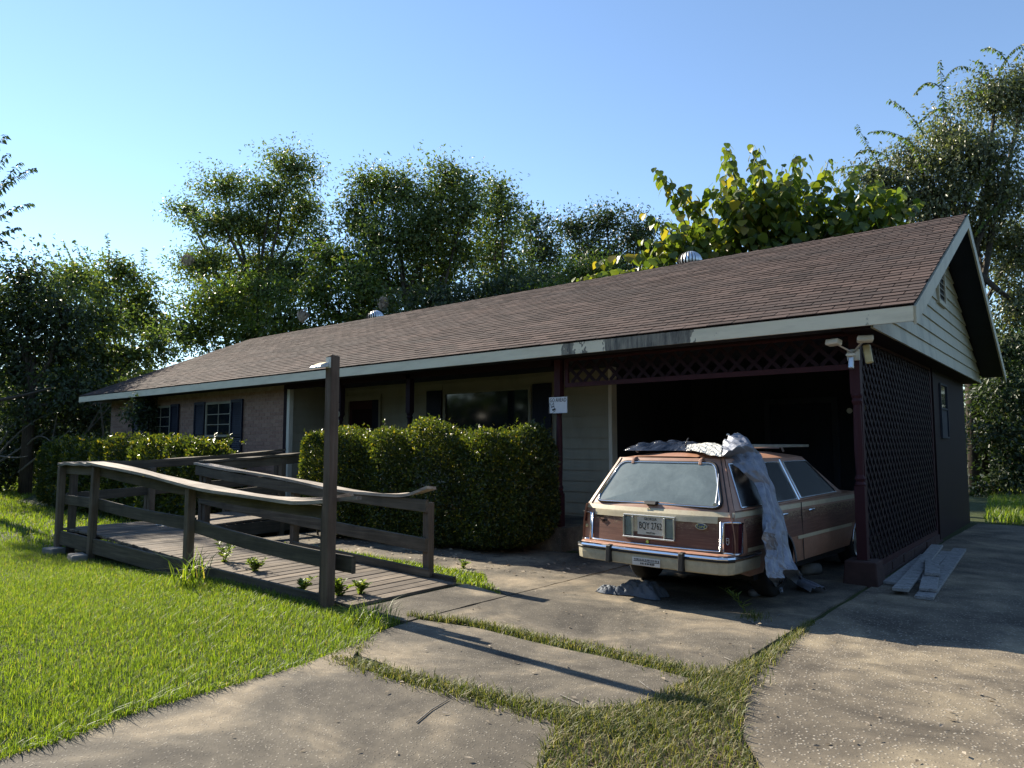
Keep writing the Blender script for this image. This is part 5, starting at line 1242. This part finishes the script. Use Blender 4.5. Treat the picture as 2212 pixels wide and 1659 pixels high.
# bare stems in the tangle and the low bough
sh = find('tangled dark shrub'); m = MB()
for a, b in (((-10, 990), (120, 890)), ((0, 960), (90, 870)), ((-20, 1010), (200, 870)), ((40, 1020), (150, 930)), ((100, 1010), (130, 860)), ((190, 930), (230, 870)), ((250, 880), (330, 860)), ((225, 960), (215, 860)), ((0, 985), (60, 985)), ((60, 960), (110, 955)), ((130, 990), (260, 850)), ((180, 880), (300, 890))):
    p = shoot_pts(dp(*a, 22.5), dp(*b, 22.5+random.uniform(-1, 1)), (0, 0, random.uniform(-.1, .3)), 6); m.tube(p, list(np.linspace(.035, .012, 6)), 5)
m.build('stems', 'bark_pale', sh, kind='stuff')
m = MB(); p = shoot_pts(dp(-40, 870, 21), dp(110, 838, 21), (0, 0, -.05), 6); m.tube(p, list(np.linspace(.07, .03, 6)), 6); m.build('bough', 'bark', find('dark spreading tree'))

tree('window_shrub', 17.6, [(298, 905, 26, 38), (335, 900, 30, 40), (318, 870, 24, 24)], 'leaf_dark', 'dark shrub growing up in front of the end window', .09, 2.6, .16, .03)
# ---- the large-leaved tree behind the ridge
blt = empty('mulberry_tree', tuple(dp(1700, 960, 17.0)[:2])+(-.03,), 'tree with large drooping heart-shaped yellow-green leaves rising behind the ridge', 'tree')
Db = 16.6; rm = np.random.default_rng(21)
def heart(n=5):
    L_, W_ = 1.0, .72; out = [(0, 0, 0)]
    prof = [(.0, .0), (-.06, .22), (.10, .42), (.32, .47), (.58, .36), (.80, .18), (1.0, 0.0)]
    vs = []; fs = []
    for (x, y) in prof: vs.append((x, 0, -.10*x*x)) ; 
    for (x, y) in prof[1:-1]: vs.append((x, y*W_/.47*.5*1.3, .10*y-.14*x*x))
    for (x, y) in prof[1:-1]: vs.append((x, -y*W_/.47*.5*1.3, .10*y-.14*x*x))
    n = len(prof); k = n-2
    for i in range(k-1):
        fs.append((1+i, 2+i, n+i+1, n+i)); fs.append((2+i, 1+i, n+k+i, n+k+i+1))
    fs.append((0, 1, n)); fs.append((1, 0, n+k)); fs.append((k, k+1, n+k-1)); fs.append((k+1, k, n+2*k-1))
    return np.array(vs), fs
HV, HF = heart()
trk = MB(); bx, by = blt.location.x, blt.location.y
stem_m = MB(); leaves = []
ends = []
for (px, py) in ((1415, 365), (1420, 375), (1480, 400), (1565, 310), (1568, 318), (1510, 440), (1625, 312), (1640, 320), (1690, 360), (1740, 340), (1720, 335), (1790, 345), (1810, 420), (1860, 365), (1900, 390), (1955, 405), (1390, 460), (1385, 520), (1400, 560), (1440, 480), (1450, 580), (1290, 570), (1240, 605), (1330, 600), (1500, 520), (1550, 420), (1600, 400), (1650, 420), (1700, 430), (1760, 430), (1830, 470), (1880, 460), (1930, 470), (1480, 600), (1560, 590), (1540, 500), (1590, 480), (1640, 500), (1700, 510), (1760, 510), (1820, 520), (1990, 440), (1960, 500), (1420, 620), (1660, 560), (1720, 570), (1780, 565), (1850, 540), (1900, 530), (1610, 560), (1560, 540), (1500, 570), (1680, 470), (1740, 470), (1800, 470), (1620, 440), (1570, 460), (1860, 420), (1710, 390), (1930, 430), (1470, 510), (1440, 540), (1890, 500), (1660, 380), (1350, 590), (1270, 600)):
    dd = Db+rm.uniform(-.8, .9); ends.append((px, py, dd))
for (px, py, dd) in ends:
    ox = 1650+(px-1650)*.32+rm.uniform(-50, 50); oy = 660+rm.uniform(-40, 40)
    a = dp(ox, oy, dd+rm.uniform(-.3, .6)); e = dp(px, py, dd); out_ = (px-1650)/300
    pts = shoot_pts(a, e, (rm.uniform(-.15, .15), rm.uniform(-.15, .15), .3*abs(out_)+rm.uniform(-.05, .1)), 16); stem_m.tube(pts, list(np.linspace(.028, .006, 16)), 5, cap=False)
    seg = np.linalg.norm(np.diff(pts, axis=0), axis=1); s = np.concatenate([[0], np.cumsum(seg)]); Lt = s[-1]; n = int(Lt/.060)
    for i, q in enumerate(np.linspace(.15*Lt, Lt, n)):
        c = np.array([np.interp(q, s, pts[:, k]) for k in range(3)]); az = i*2.4+rm.uniform(-.5, .5)
        pr__ = rm.uniform(.04, .42)*(1.0-.7*q/Lt); pet = np.array([math.cos(az)*pr__, math.sin(az)*pr__, .02]); ax = unit(np.array([math.cos(az)*.55, math.sin(az)*.55, -rm.uniform(.5, 1.3)])[None])[0]
        ls = rm.uniform(.15, .28)*(1.0 if q/Lt < .93 else .75); leaves.append((c+pet, ax, ls, rm.uniform(-.5, .5), py-(q/Lt)*0+rm.uniform(0, 1), q/Lt))
for (px, py, rx, ry, n) in ((1650, 505, 190, 70, 420), (1830, 500, 140, 60, 330), (1490, 540, 90, 50, 150), (1710, 430, 130, 50, 230), (1590, 430, 80, 45, 110), (1900, 440, 80, 45, 120), (1440, 560, 60, 40, 60)):
    for _ in range(n):
        u = unit(rm.normal(0, 1, (1, 3)))[0]*rm.uniform(0, 1)**.4; c = dp(px+u[0]*rx, py+u[1]*ry, Db+u[2]*1.1); az = rm.uniform(0, 6.28)
        leaves.append((c, unit(np.array([[math.cos(az)*.7, math.sin(az)*.7, -rm.uniform(.4, 1.2)]]))[0], rm.uniform(.15, .27), rm.uniform(-.6, .6), 0, rm.uniform(0, .6)))
trk.tube([(bx, by, -.2), (bx+.1, by, 1.6), tuple(dp(1600, 720, Db))], [.16, .13, .08], 9); trk.build('trunk', 'bark', blt, smooth=True)
for k in range(5):
    pass
stem_m.build('limbs', 'bark', blt, kind='stuff')
hm = bpy.data.meshes.new('leaf'); hm.from_pydata(HV.tolist(), [], HF)
def leaf_matrix(c, ax, ls, roll):
    x = Vector(ax); z = Vector((0, 0, 1)); y = z.cross(x).normalized(); z = x.cross(y); q = Matrix((x, y, z)).transposed().to_4x4(); return Matrix.Translation(c) @ q @ Matrix.Rotation(roll, 4, 'X') @ Matrix.Scale(ls, 4)
leaves.sort(key=lambda t: -t[5]-t[2]*2)
Vall = []; Fall = []
for i, (c, ax, ls, roll, _, _2) in enumerate(leaves):
    M = leaf_matrix(c, ax, ls, roll)
    if i < 300:
        o = link_mesh('leaf', hm, 'leaf_large', blt); o.matrix_local = Matrix.Translation(-WLOC[blt]) @ M
    else:
        A = np.array(M); off = len(Vall)*len(HV); Vall.append(HV @ A[:3, :3].T+A[:3, 3])
        for f in HF: Fall.append([v+off for v in f])
tri = [];
for f in Fall:
    tri.append(f[:3])
    if len(f) == 4: tri.append([f[0], f[2], f[3]])
np_mesh('foliage', np.concatenate(Vall), np.array(tri), 'leaf_large', blt, loc=tuple(WLOC[blt]), kind='stuff')

# ================================================================== LAWN AND WEEDS
def scatter(poly, dens, clip=True):
    P = np.array(poly); lo, hi = P.min(0), P.max(0); n = int((hi-lo).prod()*dens); Q = rng.uniform(lo, hi, (n, 2)); return Q[in_poly(Q, poly)]
def cull(Q):      # keep what the neighbourhood of this viewpoint can see
    v = np.concatenate([Q, np.zeros((len(Q), 1))], 1)-_C; d = v @ _fw; r = v @ _rt; return Q[(d > .5) & (np.abs(r) < d*.95+1.2)]
def grass(name, Q, h, w, mat, lean=.55, z=None, parent=None, **k):
    n = len(Q); zz = gz(Q[:, 0], Q[:, 1]) if z is None else np.full(n, z)
    P = np.concatenate([Q, zz[:, None]-.004], 1); hs = h*rng.uniform(.5, 1.25, n)*(1+.25*np.sin(Q[:, 0]*2.1+1)*np.sin(Q[:, 1]*2.7)); 
    V, F = blade_arrays(P, hs, w*rng.uniform(.7, 1.3, n), lean*rng.uniform(.3, 1.6, n), rng.uniform(0, 6.283, n)); return np_mesh(name, V, F, mat, parent, loc=(0, 0, 0), **k)
edge = [tuple(e+np.array([.03, -.02])) for e in E_]
lawn_near = [(-4.42, 3.95), (-5.5, 3.95)]+[(-12.2, 3.95), (-14, 3.95), (-14, .2), (-3.6, -.3)]+edge[::-1]
Q = cull(scatter(lawn_near, 6600)); dd = np.hypot(Q[:, 0], Q[:, 1]); Q = Q[rng.uniform(0, 1, len(Q)) < np.clip(1.25-dd/14, .35, 1)]
grass('lawn', Q, .066, .0050, 'grass_blade', label='short bright green lawn in front of the ramp', cat='grass', kind='stuff')
far = [(-12.2, 3.9), (-12.4, 6.4), (-23, 6.6), (-40, 14), (-60, 8), (-30, -2), (-14, .2), (-14, 3.9)]
Q = cull(scatter(far, 330)); grass('lawn', Q, .10, .016, 'grass_blade', label='lawn running away beside the long hedge', cat='grass', kind='stuff')
patch = [(-9.6, 5.46), (-5.72, 5.46), (-5.05, 5.46), (-4.45, 5.22), (-4.62, 5.42), (-4.95, 5.62), (-5.3, 5.96), (-9.8, 6.05)]
Q = scatter(patch, 3000); Q = Q[rng.uniform(0, 1, len(Q)) < np.clip((Q[:, 0]+9.3)/2, 0, 1)]; grass('grass_patch', Q, .07, .009, 'grass_blade', z=-.02, label='bright grass strip between the ramp and the hedge path', cat='grass', kind='stuff')
back = [(-1.7, 15.6), (12, 15.6), (16, 30), (-3, 30)]
Q = cull(scatter(back, 260)); grass('grass_patch', Q, .16, .016, 'grass_blade', label='sunlit grass beyond the end of the carport wall', cat='grass', kind='stuff')
def strip(pts, dens):
    out = []
    for i in range(len(pts)-1):
        (x0, y0, w0), (x1, y1, w1) = pts[i], pts[i+1]; L_ = math.hypot(x1-x0, y1-y0); n = int(L_*(w0+w1)*dens); t = rng.uniform(0, 1, n); s = rng.normal(0, .42, n)
        w = w0+(w1-w0)*t; nx_, ny_ = -(y1-y0)/L_, (x1-x0)/L_; out.append(np.stack([x0+(x1-x0)*t+nx_*s*w, y0+(y1-y0)*t+ny_*s*w], 1))
    return np.concatenate(out)
def W2(l): return [(float(gr(x, y)[0]), float(gr(x, y)[1]), w) for x, y, w in l]
sA = strip(W2([(880, 1331, 0.029), (930, 1336, 0.072), (1040, 1350, 0.087), (1160, 1378, 0.109), (1300, 1405, 0.131), (1420, 1435, 0.145), (1520, 1462, 0.160), (1600, 1460, 0.160)]), 5200)
sB = strip(W2([(715, 1420, 0.072), (780, 1438, 0.131), (860, 1462, 0.123), (980, 1492, 0.131), (1130, 1530, 0.160), (1240, 1556, 0.189), (1320, 1562, 0.232)]), 5200)
sC = strip(W2([(1320, 1590, 0.377), (1420, 1560, 0.246), (1520, 1510, 0.174), (1600, 1462, 0.145), (1660, 1420, 0.087), (1705, 1385, 0.072), (1752, 1345, 0.036)]), 5200)
bedp = [(-2.22, 3.12), (-2.03, 3.5), (-1.98, 4.1), (-1.89, 4.25), (-1.87, 4.7), (-1.81, 4.62), (-1.44, 3.52), (-.9, 2.68), (.2, 1.3), (.9, .3), (-.2, .3), (-.7, .9), (-1.9, 2.4), (-2.14, 2.85)]
sD = scatter(bedp, 5200)
Q = np.concatenate([sA, sB, sC]); grass('joint_grass', Q, .06, .006, 'grass_dry', .75, z=-.008, label='dry tufted grass growing in the driveway joints', cat='grass', kind='stuff')
grass('joint_grass', sD, .07, .006, 'grass_dry', .75, z=-.008, label='wide patch of mixed green and dry grass between two driveway slabs', cat='grass', kind='stuff')
b = MB(); b.poly(bedp, -.09, -.006); b.build('soil_bed', 'soil', kind='structure')
# long grass fringe leaning over the slab edge
fr = []
for i in range(len(E_)-1):
    a, c = E_[i], E_[i+1]; n = int(np.linalg.norm(c-a)*300); t = rng.uniform(0, 1, (n, 1)); fr.append(a+(c-a)*t+rng.normal(0, .03, (n, 2))+np.array([-.03, 0]))
grass('grass_fringe', np.concatenate(fr), .085, .005, 'grass_blade', .9, label='long grass blades leaning over the driveway edge', cat='grass', kind='stuff')
# leafy weeds and tufts
def weed(x, y, z, h, n, L_, label, mat='weed', group=None, name='weed', aspect=.5):
    root = empty(name, (x, y, z), label, 'weed', group); m = MB(); Ps = []; As = []
    for s in range(n):
        az = rng.uniform(0, 6.28); sp = rng.uniform(.1, .9)*h; e = np.array([x+math.cos(az)*sp, y+math.sin(az)*sp, z+h*rng.uniform(.35, 1)]); pts = shoot_pts((x, y, z-.01), e, (0, 0, .02), 6); m.tube(pts, [.004, .0035, .003, .003, .002, .002], 4)
        for q in pts:
            for _ in range(3):
                Ps.append(q); a2 = rng.uniform(0, 6.28); As.append((math.cos(a2), math.sin(a2), .5))
    P = np.array(Ps); Ls = L_*rng.uniform(.6, 1.3, len(P)); V, F = leaf_arrays(P, np.array(As), rng.normal(0, .4, P.shape)+np.array([0, 0, 1.0]), Ls, Ls*aspect); np_mesh('leaves', V, F, mat, root, loc=(x, y, z)); m.build('stem', mat, root, kind='stuff'); return root
def on_deck(px, py, zz): p = gr(px, py, zz); return p[0], p[1], zd(p[0])
GW = 'weeds growing through the ramp planks'
x, y, z = on_deck(485, 1212, .10); weed(x, y, z, .30, 5, .075, 'tallest weed growing through the ramp planks', group=GW)
x, y, z = on_deck(551, 1230, .09); weed(x, y, z, .13, 30, .04, 'low round cushion of weed on the ramp planks', group=GW)
x, y, z = on_deck(652, 1275, .05); weed(x, y, z, .13, 10, .05, 'small weed at the ramp edge on the uphill side of the lamp post', group=GW)
x, y, z = on_deck(733, 1282, .04); weed(x, y, z, .16, 14, .055, 'leafy weed on the planks on the downhill side of the lamp post', group=GW)
x, y, z = on_deck(780, 1280, .03); weed(x, y, z, .13, 12, .05, 'small weed near the bottom end of the ramp', group=GW)
p = gr(1000, 1228); weed(p[0], p[1], 0, .10, 6, .04, 'small weed on the shaded path in front of the hedge')
def tuft(px, py, n, h, w, label, lean=.6, mat='grass_blade', r=.08):
    p = gr(px, py); Q = p[:2]+rng.normal(0, r, (n, 2)); return grass('grass_tuft', Q, h, w, mat, lean, z=-.01, label=label, cat='grass tuft', kind='stuff')
tuft(412, 1262, 60, .36, .014, 'broad-bladed dark green clump at the foot of the middle ramp post', .9)
tuft(800, 1345, 260, .17, .006, 'shaggy tuft where the lawn corner meets the ramp slab', .9, r=.10)
tuft(765, 1402, 120, .07, .005, 'small dry tuft where the lawn edge meets the jointed slabs', .8, 'grass_dry', .07)
tuft(1628, 1335, 120, .09, .006, 'spiky grass tuft at the edge of the house shadow', .8, 'grass_dry', .06)
p = gr(1612, 1322); weed(p[0], p[1], 0, .24, 2, .08, 'thin upright weed standing in the driveway crack', aspect=.14)
# litter: fallen leaves on the path, twigs and straw on the slabs
def litter(name, Q, L_, mat, label, z=.006):
    n = len(Q); P = np.concatenate([Q, np.full((n, 1), z)], 1)+np.array([0, 0, 1.0])*rng.uniform(0, .012, (n, 1)); az = rng.uniform(0, 6.28, n)
    Ls = L_*rng.uniform(.5, 1.3, n); V, F = leaf_arrays(P, np.stack([np.cos(az), np.sin(az), rng.normal(0, .12, n)], 1), rng.normal(0, .3, (n, 3))+np.array([0, 0, 1.0]), Ls, Ls*.45, .12); return np_mesh(name, V, F, mat, loc=(0, 0, 0), label=label, cat='leaf litter', kind='stuff')
litter('fallen_leaves', np.concatenate([scatter([(-9.8, 6.1), (-5.2, 6.05), (-4.6, 6.2), (-4.5, 7.3), (-5.5, 7.2), (-9.8, 6.8)], 60)]), .06, 'dry_leaf', 'dry leaves scattered on the path below the hedge')
litter('fallen_leaves', np.concatenate([scatter([(-4.3, 3.2), (-1.9, 3.4), (-1.9, 6), (-4.3, 6)], 12), scatter([(-4, 1.2), (-2, 2.5), (-2.4, 3), (-4, 3)], 8), scatter([(-1.7, 3.6), (3, 3), (3, 8), (-1.7, 8)], 10)]), .035, 'dry_leaf', 'bits of dry leaf and straw strewn over the driveway')
m = MB()
for (a, c) in (((1600, 1335), (1640, 1352)), ((1565, 1420), (1622, 1446)), ((1210, 1500), (1270, 1545)), ((1680, 1330), (1690, 1325)), ((900, 1560), (970, 1510)), ((1380, 1470), (1420, 1500)), ((940, 1480), (1000, 1520))):
    p, q = gr(*a, .008), gr(*c, .008); m.tube([p, (p+q)/2+rng.normal(0, .012, 3)*np.array([1, 1, 0]), q], [.004, .0035, .002], 5)
m.build('twigs', 'bark_pale', label='thin dead twigs lying on the driveway slabs', cat='twigs', kind='stuff')
crumple('paper_scrap', (float(on_deck(358, 1138, .17)[0]), float(on_deck(358, 1138, .17)[1]), .185), .16, .07, .05, 'white_debris', 1.0, 12, 16, 10, label='crumpled white paper lying on the ramp landing', cat='paper')

# ================================================================== FAR WOOD, AND AN UNSEEN WOOD ADDED TO DEEPEN THE SHADE
def added_shade_wood():  # tree belt added out of view to darken shade and window reflections
    n = 34000; a = rng.uniform(R(171), R(412), n); r_ = rng.uniform(24, 34, n); top = np.where(a < R(202), 3.4, 10+2.5*np.sin(a*7)+1.5*np.sin(a*17+1))
    P = np.stack([r_*np.cos(a), r_*np.sin(a), top*rng.uniform(0, 1, n)**.8], 1); ax = rng.normal(0, 1, P.shape); Ls = rng.uniform(.5, 1.0, n)
    V, F = leaf_arrays(P, ax, rng.normal(0, 1, P.shape), Ls, Ls*.7); return np_mesh('added_shade_wood', V, F, 'leaf_dark', loc=(0, 0, 0), label='unseen wood added around the viewpoint to darken shade and reflections', cat='wood', kind='stuff')
def far_wood():
    n = 30000; a = rng.uniform(R(15), R(178), n); r_ = rng.uniform(58, 76, n); top = 7.5+2*np.sin(a*9)+1.3*np.sin(a*23+1)
    P = np.stack([r_*np.cos(a), r_*np.sin(a), top*rng.uniform(0, 1, n)**.8-.2], 1); Ls = rng.uniform(.6, 1.2, n)
    V, F = leaf_arrays(P, rng.normal(0, 1, P.shape), rng.normal(0, 1, P.shape)+np.array([0, 0, .5]), Ls, Ls*.7); return np_mesh('far_wood', V, F, 'leaf_dark', loc=(0, 0, 0), label='distant dark wood along the horizon behind the house', cat='wood', kind='stuff')
far_wood()
added_shade_wood()
for i, (px, py, D_, w, hh, lb) in enumerate(((826, 662, 26.5, .28, .42, 'pale webworm nest just above a roof turbine'), (652, 688, 28.0, .35, .4, 'ragged webworm nest in the bright bushy tree'), (404, 566, 34, .5, .5, 'webworm nest in the outer boughs of the tallest tree'))):
    c = dp(px, py, D_); r2 = np.random.default_rng(i); n = 260; U = unit(r2.normal(0, 1, (n, 3)))*r2.uniform(.4, 1, (n, 1)); P = c+U*np.array([w, w, hh])*.5
    Ls = r2.uniform(.12, .3, n); V, F = leaf_arrays(P, r2.normal(0, .3, (n, 3))+np.array([.4, 0, 1.0]), U, Ls, Ls*.4); np_mesh('web_nest', V, F, 'web_silk', loc=tuple(c), label=lb, cat='web nest')
